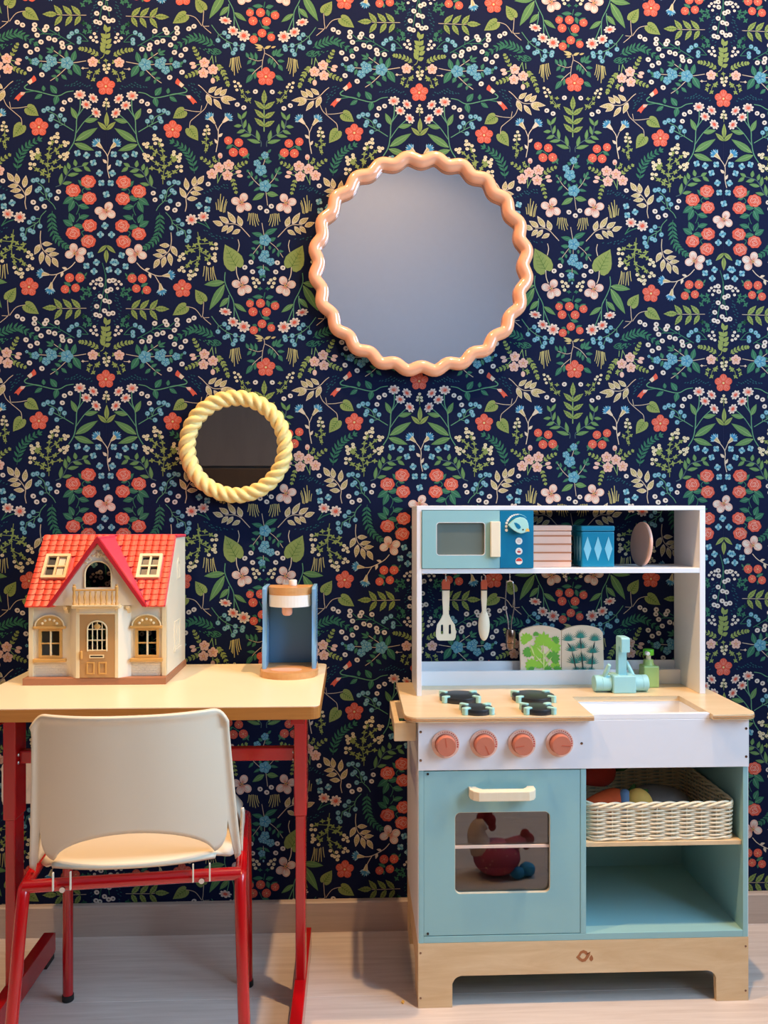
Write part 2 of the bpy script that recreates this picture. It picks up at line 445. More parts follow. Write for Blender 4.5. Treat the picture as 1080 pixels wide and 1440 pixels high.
def rose(x, y, r, rot=0.):
    for i in range(7):
        a = rot+2*PI*i/7; disc(x+.56*r*math.cos(a), y+.46*r*math.sin(a), .46*r, 'co', 3, 10)
    disc(x, y, .7*r, 'co', 3.2, 10)
    for rr, a1, a2 in ((.78, .3, 2.4), (.74, 2.9, 4.6), (.56, 1.2, 3.4), (.54, 4.2, 6.2), (.34, -.4, 2.2), (.3, 2.8, 5.2), (.14, 0, 4)):
        pts = [(x+rr*r*math.cos(rot+a1+(a2-a1)*t/5), y+rr*r*.88*math.sin(rot+a1+(a2-a1)*t/5)) for t in range(6)]
        stroke(pts, 8, 'co2' if rr > .6 else 'pk', 4, 4, 2)
def berry(x, y, r):
    disc(x, y, r, 'co', 3, 12)
    for i in range(6):
        a = i*PI/3+.3; stroke([(x+.3*r*math.cos(a), y+.3*r*math.sin(a)), (x+.72*r*math.cos(a), y+.72*r*math.sin(a))], 5, 'co2', 4, 3)
    disc(x+2, y, .17*r, 'ye', 5, 6)
def wd(lst, r=29):
    for q in lst:
        x, y = q[0], q[1]; r_ = q[2] if len(q) > 2 else r
        disc(x, y, r_, 'w', 3, 10, r_*.9, .4); disc(x+2, y+1, r_*.34, 'n', 4, 7); disc(x-1, y+3, r_*.16, 'ol', 5, 5)
def bdt(lst, r=28):
    for x, y in lst:
        disc(x, y, r, 'bl', 3, 10); disc(x, y, r*.62, 'bl2', 4, 8); disc(x+3, y, r*.32, 'bd', 5, 6)
def yb(lst, r=18, c='yb'):
    for x, y in lst:
        disc(x, y, r, c, 3, 8, r*.9); disc(x+3, y-4, r*.35, 'ol', 4, 5)
def b4(lst, r=42):
    for i, (x, y) in enumerate(lst):
        rot = .5+i*.9
        for k in range(4):
            a = rot+k*PI/2; disc(x+.5*r*math.cos(a), y+.5*r*math.sin(a), .46*r, 'bl' if k % 2 else 'bl2', 3+.1*k, 9)
        stroke([(x-.3*r*math.cos(rot+.8), y-.3*r*math.sin(rot+.8)), (x+.3*r*math.cos(rot+.8), y+.3*r*math.sin(rot+.8))], 9, 'bd', 4)
        stroke([(x-.25*r*math.cos(rot+2.3), y-.25*r*math.sin(rot+2.3)), (x+.25*r*math.cos(rot+2.3), y+.25*r*math.sin(rot+2.3))], 6, 'bd', 4)
def bf(lst):
    for i, (x, y, r) in enumerate(lst):
        for k in range(5):
            a = .4*i+2*PI*k/5; disc(x+.52*r*math.cos(a), y+.52*r*math.sin(a), .46*r, 'bl', 3+.1*k, 10)
            stroke([(x+.22*r*math.cos(a), y+.22*r*math.sin(a)), (x+.78*r*math.cos(a), y+.78*r*math.sin(a))], 7, 'bl2', 4, 4)
        for k in range(5):
            a = .4*i+.6+2*PI*k/5; stroke([(x, y), (x+.6*r*math.cos(a), y+.6*r*math.sin(a))], 6, 'bd', 4.2, 3)
        disc(x, y, .18*r, 'tu', 5, 6)
def orchid(x, y, pet, r=58):
    for i, (px, py) in enumerate(pet):
        a = math.atan2(py-y, px-x); d = math.hypot(px-x, py-y)
        disc(px, py, r*.86, 'pk', 3+.1*i, 14, r*.78, a)
        tx, ty = x+math.cos(a)*(d+r*.86), y+math.sin(a)*(d+r*.86)
        poly([(px-math.sin(a)*r*.55, py+math.cos(a)*r*.55), (tx, ty), (px+math.sin(a)*r*.55, py-math.cos(a)*r*.55)], 'pk', 3+.1*i)
        disc(px, py, r*.62, 'w', 3.6, 12, r*.52, a)
        for s in (-.38, -.13, .13, .38):
            stroke([(x+math.cos(a+s)*r*.3, y+math.sin(a+s)*r*.3), (x+math.cos(a+s*.9)*(d+r*.25), y+math.sin(a+s*.9)*(d+r*.25))], 8, 'pk2', 4, 3)
    disc(x, y, r*.28, 'ol', 5, 8); disc(x, y, r*.14, 'cod', 5.4, 6)
def tulip(bx, by, x, y):
    """cone base, blossom centre"""
    a = math.atan2(y-by, x-bx); nx, ny = -math.sin(a), math.cos(a); d = math.hypot(x-bx, y-by)
    ex, ey = bx+(x-bx)*.72, by+(y-by)*.72
    poly([(bx-nx*8, by-ny*8), (ex-nx*30, ey-ny*30), (ex+nx*30, ey+ny*30), (bx+nx*8, by+ny*8)], 'cr', 3.4)
    poly([(bx-nx*3, by-ny*3), (ex-nx*15, ey-ny*15), (ex+nx*15, ey+ny*15), (bx+nx*3, by+ny*3)], 'ol', 3.6)
    for i in range(7):
        b = a+(i-3)*.36; l = 82-abs(i-3)*4
        poly(leafpts(bx+(x-bx)*.6, by+(y-by)*.6, bx+(x-bx)*.6+math.cos(b)*l, by+(y-by)*.6+math.sin(b)*l, 30), 'tu' if i % 2 else 'tu2', 3+.1*(i % 2))
def frond(path, n, ln, w, c, v=None, taper=.55, a=.75, sw=6):
    P = smooth_path([(p[0], p[1], 0) for p in path], 12); N = len(P)
    stroke(path, sw, c, 1, sw*.6)
    for i in range(n):
        q = int((.1+.88*i/(n-1))*(N-1)); p = P[q]; t = P[min(q+1, N-1)]-P[max(q-1, 0)]; th = math.atan2(t.y, t.x)
        l = ln*(1-(1-taper)*abs(i/(n-1)*1.2-.3))
        for s in (-1, 1):
            leaf(p.x, p.y, p.x+math.cos(th+s*a)*l, p.y+math.sin(th+s*a)*l, w, c, v)
    p = P[-1]; t = P[-1]-P[-4]; th = math.atan2(t.y, t.x); leaf(p.x, p.y, p.x+math.cos(th)*ln*.6, p.y+math.sin(th)*ln*.6, w, c, v)
def sprig(lst, r=38, c='g1'):
    r *= .86
    for i, (x, y) in enumerate(lst):
        a0 = i*1.3
        for k in range(4):
            a = a0+k*1.5; rr_ = r*(1, .8, .95, .75)[k]; leaf(x, y, x+rr_*math.cos(a), y+rr_*math.sin(a), r*.5, c)
def dash(lst, c='g4'):
    for i, (x, y) in enumerate(lst): disc(x, y, 13, c, 1, 6, 6, -.5)
def heart(cx, cy, jx, jy, tx, ty, r, c='g1', v='g1d'):
    a = math.atan2(ty-jy, tx-jx); L_ = math.hypot(tx-jx, ty-jy)
    sh = [(0, 0), (-.13, .2), (-.1, .42), (.06, .58), (.28, .62), (.5, .5), (.72, .3), (.9, .1), (1, 0)]
    W_ = r/L_*1.02
    up = [(jx+L_*(t*math.cos(a))-L_*q*W_*1.25*math.sin(a), jy+L_*(t*math.sin(a))+L_*q*W_*1.25*math.cos(a)) for t, q in sh]
    dn = [(jx+L_*(t*math.cos(a))+L_*q*W_*1.25*math.sin(a), jy+L_*(t*math.sin(a))-L_*q*W_*1.25*math.cos(a)) for t, q in sh[1:-1]]
    poly(up+dn[::-1], c, 2)
    stroke([(jx, jy), (jx+(tx-jx)*.86, jy+(ty-jy)*.86)], 6, v, 3, 3)
    for t, l in ((.06, .5), (.22, .48), (.4, .38), (.58, .26)):
        px, py = jx+(tx-jx)*t, jy+(ty-jy)*t
        for s in (-1, 1):
            b = a+s*1.0; stroke([(px, py), (px+math.cos(b)*l*r*1.1, py+math.sin(b)*l*r*1.1)], 5, v, 3, 3)
def grass(lst, w=8):
    for x0, y0, x1, y1 in lst:
        mx, my = (x0+x1)/2+(x0-x1)*.18, (y0+y1)/2
        stroke([(x0, y0), (mx, my), (x1, y1)], w, 'ol', 2, w*.7, 3); stroke([(x0+4, y0), (mx+4, my), (x1+4, y1)], w*.5, 'g1', 1.6, 3, 3)

# sheet 1
sheet(780, 120); once()
stroke([(205, 290), (205, 610)], 12, 'g2d', 1)
for q in ((205, 290, 208, 125, 66), (205, 350, 95, 250, 60), (205, 350, 330, 260, 60), (205, 455, 95, 350, 60), (205, 455, 330, 380, 60), (205, 550, 95, 450, 60), (205, 550, 325, 485, 60)): serrated(*q)
half()
stroke([(235, 785), (240, 720), (330, 655), (430, 590), (458, 470)], 9, 'g5', 1)
leaves([(245, 742, 395, 705, 46), (258, 720, 285, 592, 46), (345, 652, 475, 672, 42), (358, 640, 375, 518, 42), (415, 598, 512, 640, 42), (430, 580, 405, 475, 40), (455, 550, 545, 560, 40), (452, 470, 395, 380, 38), (460, 480, 500, 405, 38)], 'g2', v='g2d')
wd([(298, 152), (430, 342), (503, 310)])
stroke([(350, 290), (400, 225), (480, 120)], 6, 'g1', 1); sprig([(385, 160), (450, 155), (445, 215), (365, 245), (400, 255)], 36); yb([(535, 48), (492, 65), (470, 95), (525, 100), (508, 142)])
stroke([(945, 100), (900, 135), (840, 195), (770, 235), (690, 235)], 11, 'st', 1)
gold([(690, 235, 515, 252, 60), (690, 245, 585, 312, 55), (700, 215, 620, 135, 60), (760, 215, 675, 115, 56), (830, 185, 735, 110, 54), (770, 255, 680, 372, 56), (850, 205, 795, 335, 64)])
stroke([(840, 300), (870, 370), (930, 430), (1000, 490), (1035, 530), (1043, 605)], 9, 'st', 1); stroke([(918, 410), (905, 335)], 8, 'st', 1); stroke([(925, 408), (1010, 405), (1102, 390)], 9, 'st', 1)
tulip(670, 525, 590, 445); tulip(755, 540, 832, 440)
stroke([(670, 525), (715, 600), (720, 720), (745, 865)], 11, 'cr', 1); stroke([(752, 545), (720, 625)], 9, 'cr', 1); leaves([(715, 690, 668, 645, 32), (725, 770, 762, 715, 30)], 'cr')
stroke([(862, 880), (850, 590)], 7, 'g1', 1); yb([(842, 572), (825, 612), (868, 620), (825, 655), (880, 665)], 19); sprig([(850, 715), (800, 765), (885, 760), (855, 840), (845, 790)], 38)
heart(1015, 660, 1043, 605, 945, 742, 86)
stroke([(480, 830), (560, 775)], 10, 'g3', 1); leaves([(560, 775, 632, 825, 46), (400, 880, 445, 928, 44), (400, 890, 370, 935, 20), (390, 860, 380, 910, 40)], 'g3', v='g3d')
for q in ((487, 747, 50), (605, 728, 48), (435, 855, 52), (548, 862, 52)): berry(*q)
dash([(990, 95), (1020, 90), (1010, 130), (975, 150), (1010, 165), (960, 185), (985, 190), (935, 205), (920, 180), (945, 225), (920, 270), (930, 240), (1050, 110)])
# sheet 2
sheet(900, 120)
stroke([(112, 135), (75, 165), (90, 190), (140, 202), (270, 232), (400, 265), (470, 262), (540, 225), (620, 212)], 13, 'g3d', 1, 9); stroke([(80, 228), (200, 212), (280, 235)], 12, 'g3', 1)
leaves([(290, 215, 282, 150, 44), (270, 250, 185, 305, 50), (430, 240, 360, 145, 70), (440, 265, 410, 375, 66)], 'g3', v='g3d')
poly([(105, 110), (160, 60), (180, 35), (195, 55), (205, 75), (205, 95), (180, 110), (135, 140)], 'co', 3); poly([(105, 108), (150, 72), (165, 112), (135, 140)], 'cr', 3.5)
poly([(35, 225), (85, 228), (70, 255), (40, 280), (5, 330), (-15, 305), (-40, 310), (-20, 280)], 'co', 3); poly([(35, 225), (88, 228), (66, 258), (30, 262)], 'pk', 3.5)
wd([(518, 342), (583, 315), (495, 422)])
heart(150, 430, 108, 405, 232, 495, 82)
fl5(235, 625, 105)
stroke([(565, 895), (625, 790), (650, 640), (655, 530), (690, 420), (695, 300)], 11, 'g3d', 1); stroke([(665, 500), (735, 400)], 9, 'g3d', 1); stroke([(648, 690), (740, 560), (835, 475)], 9, 'g3d', 1)
leaves([(655, 530, 590, 395, 60), (745, 560, 895, 530, 56), (645, 780, 890, 630, 84), (630, 810, 850, 890, 72)], 'g2', v='g2d')
daisy(690, 255, 68); daisy(840, 295, 64, .8, .7); daisy(762, 368, 62, .5); daisy(872, 460, 66, .9, .7)
stroke([(620, 665), (500, 590), (390, 530)], 9, 'g3d', 1); stroke([(470, 580), (430, 490), (330, 440)], 8, 'g3d', 1); stroke([(500, 595), (450, 608)], 7, 'g3d', 1); stroke([(475, 560), (475, 500)], 6, 'g3d', 1); stroke([(520, 600), (518, 545)], 6, 'g3d', 1)
bdt([(288, 437), (333, 413), (390, 415), (380, 500), (365, 537), (473, 493), (518, 540), (433, 612)])
dash([(530, 150), (560, 150), (595, 155), (600, 135), (630, 125), (630, 150), (655, 105), (665, 135), (695, 120), (690, 155), (720, 135), (745, 150), (770, 160), (800, 150), (820, 180)])
once()
fl5(980, 160, 105)
stroke([(985, 430), (985, 320)], 6, 'g1', 1); yb([(985, 308), (965, 345), (1005, 350), (957, 378), (1010, 385)], 18)
leaves([(988, 620, 990, 450, 54), (988, 655, 888, 562, 50), (988, 655, 1090, 562, 50)], 'g1', v='g1d')
tulip(940, 865, 862, 790); tulip(1035, 865, 1113, 790)
stroke([(940, 865), (1000, 960), (998, 1095), (1020, 1204)], 10, 'cr', 1); stroke([(1035, 865), (1000, 950)], 9, 'cr', 1); leaves([(990, 1034, 945, 989, 34), (1000, 1109, 1035, 1049, 32)], 'cr')
half()
b4([(663, 920), (765, 945), (895, 930)])
B1 = [(440, 700), (375, 752), (412, 735), (445, 742), (355, 805), (430, 790), (517, 795), (557, 803), (527, 833), (220, 880), (150, 908), (225, 910), (155, 950), (180, 935), (555, 920), (510, 937), (545, 960)]
yb(B1, 22); sprig([(350, 870), (425, 880), (475, 840), (440, 915), (240, 940), (330, 940), (380, 800)], 42)
stroke([(345, 1000), (350, 870), (400, 770)], 7, 'g1', 1); stroke([(360, 930), (420, 890), (510, 820)], 6, 'g1', 1)
# sheet 3
sheet(780, 230)
frond([(988, 205), (1003, 100), (1050, -10), (1120, -85), (1225, -145)], 9, 88, 24, 'g3')
once()
stroke([(240, -70), (215, 20), (190, 95)], 9, 'st', 1); leaves([(215, 45, 295, 38, 48), (185, 20, 140, -10, 40), (250, -60, 285, -100, 30), (215, 10, 270, -5, 36), (185, 210, 245, 212, 34), (160, 60, 110, 95, 36)], 'g3', v='g3d')
bf([(125, 60, 44), (170, 140, 70), (215, -29, 46), (215, 325, 72)])
stroke([(160, 325), (85, 250), (25, 155)], 9, 'st', 1); stroke([(260, 305), (320, 235), (380, 115)], 9, 'st', 1)
leaves([(65, 215, 60, 150), (50, 220, 10, 220), (85, 265, 28, 328), (105, 250, 125, 198), (30, 165, 10, 135), (300, 250, 298, 178), (320, 235, 375, 265), (345, 180, 340, 115), (350, 180, 412, 168), (365, 150, 387, 98), (165, 340, 85, 382), (270, 310, 367, 330), (165, 290, 155, 235), (250, 290, 250, 240)], 'g3', 34, 'g3d')
leaves([(205, 410, 72, 490, 66), (235, 410, 367, 432, 64)], 'g2', v='g2d'); stroke([(225, 385), (245, 548)], 9, 'st', 1)
wd([(160, 575), (287, 558), (235, 615)], 30)
half()
orchid(452, 520, [(430, 462), (522, 508), (470, 590), (390, 570)], 60)
grass([(280, 650, 255, 740), (300, 645, 262, 780), (320, 640, 295, 795), (338, 640, 325, 785), (355, 645, 360, 775), (370, 640, 385, 735)])
grass([(645, 640, 618, 515), (660, 645, 625, 490), (680, 635, 655, 460), (700, 630, 690, 430), (715, 615, 720, 490), (735, 615, 745, 530), (690, 635, 668, 500)])
for s_ in ([(725, 310), (728, 180)], [(720, 290), (680, 200)], [(545, 150), (600, 190)], [(710, 80), (710, 20)], [(500, 185), (575, 208)], [(640, 140), (660, 170)]): stroke(s_, 8, 'g2d', 1)
for q in ((600, 95), (710, 130), (615, 215), (790, 205)): pinkfl(q[0], q[1], 62)
disc(490, 170, 34, 'pk', 3, 10, 20, .3); disc(475, 215, 34, 'pk', 3, 10, 20, 0); disc(697, -9, 27, 'pk', 3, 10, 34); disc(697, 5, 14, 'pk2', 4, 8)
frond([(780, 130), (830, 75), (900, 30)], 4, 50, 24, 'g1'); frond([(535, 140), (480, 95), (410, 60)], 4, 50, 24, 'g1'); frond([(560, 250), (540, 320), (520, 400)], 4, 48, 24, 'g1'); sprig([(750, 55), (770, 20)], 36)
wd([(832, 322)])
dash([(620, 325), (655, 325), (615, 360), (645, 360), (680, 345), (705, 365), (730, 345), (760, 350), (745, 370), (785, 375), (800, 400), (840, 410), (875, 425), (720, 380), (810, 385)])
b4([(830, 505), (935, 572), (843, 610)])
stroke([(815, 835), (875, 745)], 10, 'g3', 1); stroke([(815, 835), (880, 790), (975, 755)], 10, 'g3', 1); daisy(888, 697, 66, .2, .85); daisy(1020, 735, 68, 0, .95)
stroke([(360, 915), (420, 850), (470, 800), (540, 770), (640, 775)], 11, 'st', 1)
gold([(455, 795, 495, 675, 66), (525, 765, 615, 630, 66), (600, 760, 710, 690, 64), (665, 790, 782, 745, 62), (470, 835, 565, 890, 54), (550, 790, 625, 885, 52), (610, 790, 683, 868, 56)])
dash([(560, 935), (620, 940), (650, 930), (690, 945), (700, 920), (735, 910), (740, 945), (770, 920), (795, 890), (820, 900), (845, 860), (875, 855), (790, 920)])
# sheet 4
sheet(900, 230)
sprig([(220, 60), (270, 100), (350, 50), (330, 140), (410, 105), (470, 160), (385, 180), (215, 195), (270, 240), (340, 260), (290, 205), (200, 30)], 44)
yb([(140, 130), (185, 135), (140, 180), (165, 70), (515, 20), (550, 10), (470, 45), (520, 75)], 22)
for s_ in ([(345, 340), (345, 270), (330, 130), (345, 0)], [(345, 270), (215, 195), (160, 150)], [(335, 200), (470, 160)], [(330, 130), (410, 105), (500, 50)], [(320, 150), (220, 60), (160, 20)]): stroke(s_, 7, 'g1', 1)
stroke([(95, 645), (80, 570), (85, 490), (45, 415), (0, 365), (-45, 330)], 12, 'st', 1)
gold([(-47, 330, -117, 225, 66), (3, 355, -17, 235, 62), (3, 375, -112, 385, 54), (38, 425, -87, 440, 54), (73, 500, -47, 490, 56), (70, 400, 92, 258, 64), (88, 490, 158, 368, 64)])
stroke([(420, 390), (490, 355), (540, 260), (590, 190), (680, 160), (740, 150)], 9, 'g5', 1)
leaves([(470, 365, 490, 230, 46), (500, 355, 605, 335, 42), (535, 255, 522, 140, 46), (555, 260, 680, 238, 44), (575, 190, 555, 110, 44), (615, 185, 720, 210, 46), (645, 155, 632, 75, 46), (715, 150, 788, 112, 42), (735, 160, 812, 215, 44)], 'g2', v='g2d')
for s_ in ([(420, 645), (390, 590), (320, 515), (290, 400), (220, 340)], [(290, 480), (240, 430)], [(320, 500), (325, 440)], [(350, 540), (355, 490)], [(320, 530), (270, 530)]): stroke(s_, 8, 'g3d', 1)
bdt([(172, 318), (215, 310), (277, 325), (243, 408), (215, 432), (330, 427), (360, 482), (263, 530)])
wd([(453, 445), (433, 520), (172, 565, 31), (210, 632, 31), (295, 612, 31)])
for s_ in ([(315, 660), (260, 720), (225, 790), (95, 870)], [(240, 750), (180, 750)], [(240, 760), (245, 830)], [(190, 820), (170, 890)], [(100, 860), (80, 960)], [(200, 800), (130, 795)]): stroke(s_, 8, 'g3d', 1)
bdt([(172, 748), (128, 792), (247, 838), (50, 873), (135, 885), (170, 902), (52, 935), (75, 977)])
frond([(383, 665), (378, 770), (395, 900), (450, 1000), (530, 1064)], 10, 88, 24, 'g3')
for q in ((785, 330, 84, 0), (615, 430, 84, 1), (795, 520, 82, 2), (800, 830, 82, .5), (615, 915, 82, 3), (785, 1009, 84, 1.6)): rose(*q)
leaves([(740, 385, 670, 310, 50), (745, 395, 815, 420, 44), (620, 505, 500, 585, 74), (625, 520, 750, 500, 64), (625, 545, 565, 675, 68), (680, 600, 795, 630, 64), (620, 790, 570, 685, 68), (610, 830, 500, 765, 72), (625, 830, 745, 850, 64), (680, 745, 795, 715, 58), (700, 1000, 815, 935, 54)], 'g3', v='g3d')
for s_ in ([(740, 400), (715, 440), (755, 480)], [(640, 560), (680, 620), (650, 705)], [(650, 790), (685, 740), (680, 690)], [(755, 880), (710, 905), (735, 950)]): stroke(s_, 9, 'g3', 1)
b4([(840, 115), (910, 232), (930, 345), (920, 932)])
once()
b4([(985, 475), (970, 832)], 44)
orchid(985, 652, [(1012, 610), (905, 662), (948, 718), (1040, 700)], 60)
# sheet 6
sheet(900, 340); half()
stroke([(255, -25), (250, 80), (280, 190), (380, 280)], 12, 'st', 1)
gold([(245, 130, 185, 248, 66), (275, 210, 250, 360, 62), (270, 125, 385, 125, 54), (300, 205, 425, 180, 52), (345, 245, 460, 235, 52), (320, 250, 355, 382, 59), (385, 280, 450, 392, 62)])
orchid(632, 232, [(620, 168), (712, 212), (690, 290), (575, 245)], 60)
stroke([(638, 330), (570, 400), (430, 470), (340, 475)], 11, 'cr', 1); stroke([(440, 465), (395, 540), (370, 590)], 10, 'cr', 1); leaves([(548, 410, 490, 393, 30), (500, 440, 480, 505, 32)], 'cr')
tulip(350, 475, 235, 458); tulip(378, 560, 355, 670)
b4([(808, 250), (875, 335), (763, 375), (848, 437)])
yb([(880, 535), (838, 550), (812, 580), (872, 580), (853, 628)], 18, 'w')
sprig([(725, 640), (790, 640), (755, 690), (720, 740), (800, 700), (735, 950), (790, 990)], 46, 'g3')
dash([(905, 670), (870, 735), (850, 745), (830, 800), (815, 840), (820, 880), (835, 920), (850, 770), (845, 860), (830, 950), (880, 770), (870, 700), (860, 820), (855, 980), (890, 1000), (880, 1040)])
fl5(125, 615, 105, -85)
heart(150, 850, 88, 820, 235, 922, 82)
stroke([(600, 605), (685, 560)], 9, 'g3', 1); leaves([(680, 470, 762, 520, 46), (590, 600, 510, 560, 46), (570, 640, 575, 692, 30), (745, 490, 770, 448, 22), (665, 455, 735, 480, 40)], 'g3', v='g3d')
for q in ((575, 510, 52), (690, 510, 52), (525, 640, 48), (643, 625, 48)): berry(*q)
stroke([(762, 856), (480, 858), (430, 850)], 8, 'st', 1)
for q in ((435, 850, 272, 852, 70), (490, 860, 400, 745, 64), (490, 865, 405, 985, 62), (600, 855, 497, 750, 64), (600, 865, 527, 985, 62), (695, 855, 592, 748, 62), (695, 865, 630, 980, 60)): serrated(*q)
once()
leaves([(988, 140, 888, 230, 46), (988, 140, 1088, 230, 46), (985, 190, 985, 345, 54)], 'g1', v='g1d')
b4([(1015, 418), (1062, 330)])
for s_ in ([(940, 340), (970, 450), (975, 560), (945, 700), (910, 900)], [(980, 470), (985, 640), (1020, 870)], [(985, 640), (970, 770)]): stroke(s_, 9, 'g3', 1)
wd([(918, 528), (925, 590), (1020, 545), (1060, 540), (995, 660), (1035, 642), (918, 722), (970, 770), (1018, 783), (878, 835), (965, 885), (1010, 920), (1058, 912), (870, 930), (912, 942)], 30)
# sheet 5
sheet(780, 340)
stroke([(180, -164), (205, -20)], 9, 'st', 1)
leaves([(215, -34, 355, -99, 64), (195, -14, 65, -49, 54), (270, 46, 340, 6, 48), (160, 66, 65, 56, 48)], 'g3', v='g3d')
bf([(215, 36, 72), (215, 200, 56), (180, 242, 44), (215, 262, 36), (280, 285, 50), (180, 405, 44)])
for s_ in ([(210, 100), (210, 180)], [(160, 85), (75, 200)], [(272, 60), (350, 130), (420, 235)], [(197, 320), (197, 380)]): stroke(s_, 8, 'st', 1)
leaves([(345, 115, 402, 62), (330, 130, 298, 192), (360, 165, 428, 165), (365, 170, 368, 234), (270, 100, 270, 152), (110, 140, 58, 125), (120, 150, 132, 204), (85, 200, 32, 216), (85, 205, 85, 274), (165, 90, 180, 150), (195, 345, 112, 355), (200, 340, 272, 392), (185, 430, 155, 480), (192, 430, 222, 472)], 'g3', 34, 'g3d')
disc(198, 492, 10, 'tu2', 3, 6, 16)
wd([(57, 290), (355, 296), (75, 400), (337, 403)], 30)
leaves([(190, 690, 72, 690, 50), (225, 705, 314, 685, 50), (240, 730, 262, 812, 48), (280, 770, 360, 738, 40), (90, 745, 20, 712, 40), (185, 925, 272, 945, 48)], 'g3', v='g3d'); stroke([(200, 710), (215, 638)], 9, 'g3', 1); stroke([(150, 850), (190, 935)], 8, 'g3', 1)
for q in ((165, 765, 52), (45, 768, 44), (330, 795, 48), (80, 862, 52), (232, 865, 52)): berry(*q)
half()
wd([(418, 355)], 30)
yb([(325, 480), (282, 497), (258, 530), (315, 533), (297, 575)], 21); sprig([(245, 595)], 36, 'g3')
orchid(450, 562, [(422, 502), (515, 548), (455, 632), (388, 605)], 60)
stroke([(495, 35), (482, 100), (498, 175)], 10, 'cr', 1); stroke([(515, 345), (510, 430), (485, 500)], 12, 'cr', 1)
heart(575, 250, 517, 345, 645, 95, 142)
grass([(775, 350, 740, 510), (785, 365, 770, 525), (805, 365, 797, 505), (835, 365, 822, 520), (850, 355, 858, 520), (875, 350, 890, 470)], 9)
sprig([(870, 50), (940, 40), (800, 90), (985, 115), (915, 155), (860, 185), (820, 235), (1010, 180), (940, 260), (850, 270), (1030, 310), (960, 330), (1060, 130), (1060, 350), (1037, 170), (1080, 200), (940, 100)], 44)
yb([(745, 95), (740, 145), (787, 148), (757, 210), (760, 250), (780, 260), (752, 287), (825, 320), (960, 395), (980, 450), (1010, 465), (1030, 415), (1050, 460), (1040, 500), (1117, 220), (1107, 270), (1147, 250), (1159, 290), (1127, 375), (1107, 415), (1157, 405)], 22)
for s_ in ([(950, -40), (930, 150), (940, 280), (1010, 440)], [(935, 100), (800, 90), (750, 120)], [(930, 180), (820, 240)], [(935, 140), (1060, 180), (1130, 250)], [(940, 270), (1050, 330), (1120, 390)]): stroke(s_, 7, 'g1', 1)
for s_ in ([(640, 415), (645, 520), (600, 640), (545, 760), (540, 935)], [(535, 820), (500, 910), (465, 1000)], [(600, 680), (600, 750), (618, 835)]): stroke(s_, 10, 'g3d', 1)
leaves([(650, 530, 880, 565, 76), (650, 560, 820, 855, 92), (605, 710, 705, 820, 60), (535, 775, 400, 870, 56)], 'g2', v='g2d')
daisy(638, 870, 72, -.2, .6)
heart(915, 705, 888, 755, 978, 622, 82)
stroke([(882, 760), (890, 880), (890, 940), (800, 1020)], 9, 'st', 1); stroke([(890, 945), (820, 940)], 8, 'st', 1); stroke([(905, 940), (980, 845), (1082, 818)], 9, 'st', 1)
# sheet 7
sheet(780, 450)
daisy(550, 72, 66, -.5, .8); daisy(430, 125, 72, 0, .95)
wd([(992, 35), (1050, 65)], 30)
for s_ in ([(795, 10), (720, 110), (640, 180), (540, 225), (450, 250)], [(700, 120), (650, 102)], [(720, 120), (722, 180)], [(600, 205), (560, 320)], [(640, 180), (605, 140)], [(620, 195), (645, 250)]): stroke(s_, 8, 'g3d', 1)
bdt([(648, 100), (605, 140), (722, 187), (525, 225), (440, 238), (448, 272), (612, 235), (645, 252), (525, 285), (550, 328)])
frond([(760, 245), (850, 205), (960, 165), (1060, 190), (1187, 270)], 10, 88, 24, 'g3')
rr = random.Random(3)
dash([(770+80*math.cos(a)*q, 320+38*math.sin(a)*q) for a, q in [(rr.random()*6.28, rr.random()**.5) for _ in range(46)]]+[(880, 300), (925, 285), (860, 290)], 'g3')
for s_ in ([(750, 370), (745, 440)], [(790, 360), (770, 480)], [(790, 370), (855, 500)], [(900, 460), (980, 480)], [(910, 490), (950, 535)], [(780, 580), (780, 640)]): stroke(s_, 8, 'g2d', 1)
for q in ((875, 450), (778, 525), (885, 568)): pinkfl(q[0], q[1], 60)
disc(1010, 462, 34, 'pk', 3, 10, 20, .1); disc(995, 500, 34, 'pk', 3, 10, 20, .4); disc(780, 652, 25, 'pk', 3, 10, 34)
frond([(735, 460), (660, 560), (610, 690)], 7, 54, 24, 'g1'); frond([(925, 420), (960, 350), (990, 290)], 4, 48, 24, 'g1'); frond([(940, 550), (1000, 580), (1070, 610)], 4, 52, 24, 'g1'); sprig([(735, 610), (725, 630)], 40)
grass([(485, 365, 460, 495), (505, 370, 480, 520), (522, 375, 495, 555), (540, 380, 535, 585), (560, 385, 568, 525), (575, 390, 592, 490), (550, 380, 555, 540)])
once()
for q in ((182, 88, 50), (88, 162, 48), (287, 135, 44)): berry(*q)
leaves([(240, 110, 314, 72, 44), (125, 112, 70, 100, 36), (150, 130, 155, 180, 30)], 'g3')
for s_ in ([(200, 255), (210, 310), (190, 400), (175, 540)], [(215, 320), (300, 370), (390, 480)], [(190, 395), (130, 408), (30, 375)], [(175, 465), (100, 530), (60, 580)]): stroke(s_, 9, 'st', 1)
leaves([(195, 250, 92, 215, 30), (190, 260, 105, 255, 26), (185, 280, 128, 288, 18), (212, 265, 284, 232, 32), (285, 255, 340, 238, 22)], 'ol')
leaves([(310, 350, 315, 280), (320, 350, 350, 265), (340, 345, 402, 258), (345, 350, 428, 328), (360, 405, 440, 410), (370, 450, 417, 522, 48), (325, 420, 320, 492), (300, 380, 283, 457), (275, 370, 252, 442), (120, 400, 105, 308), (80, 395, 50, 308), (110, 410, 68, 462), (60, 395, 12, 452), (30, 375, 0, 310), (105, 520, 8, 515), (75, 565, 0, 668, 58), (110, 540, 100, 622, 44), (335, 575, 424, 632, 54)], 'g3', 38, 'g3d')
fl5(225, 590, 108, -88)
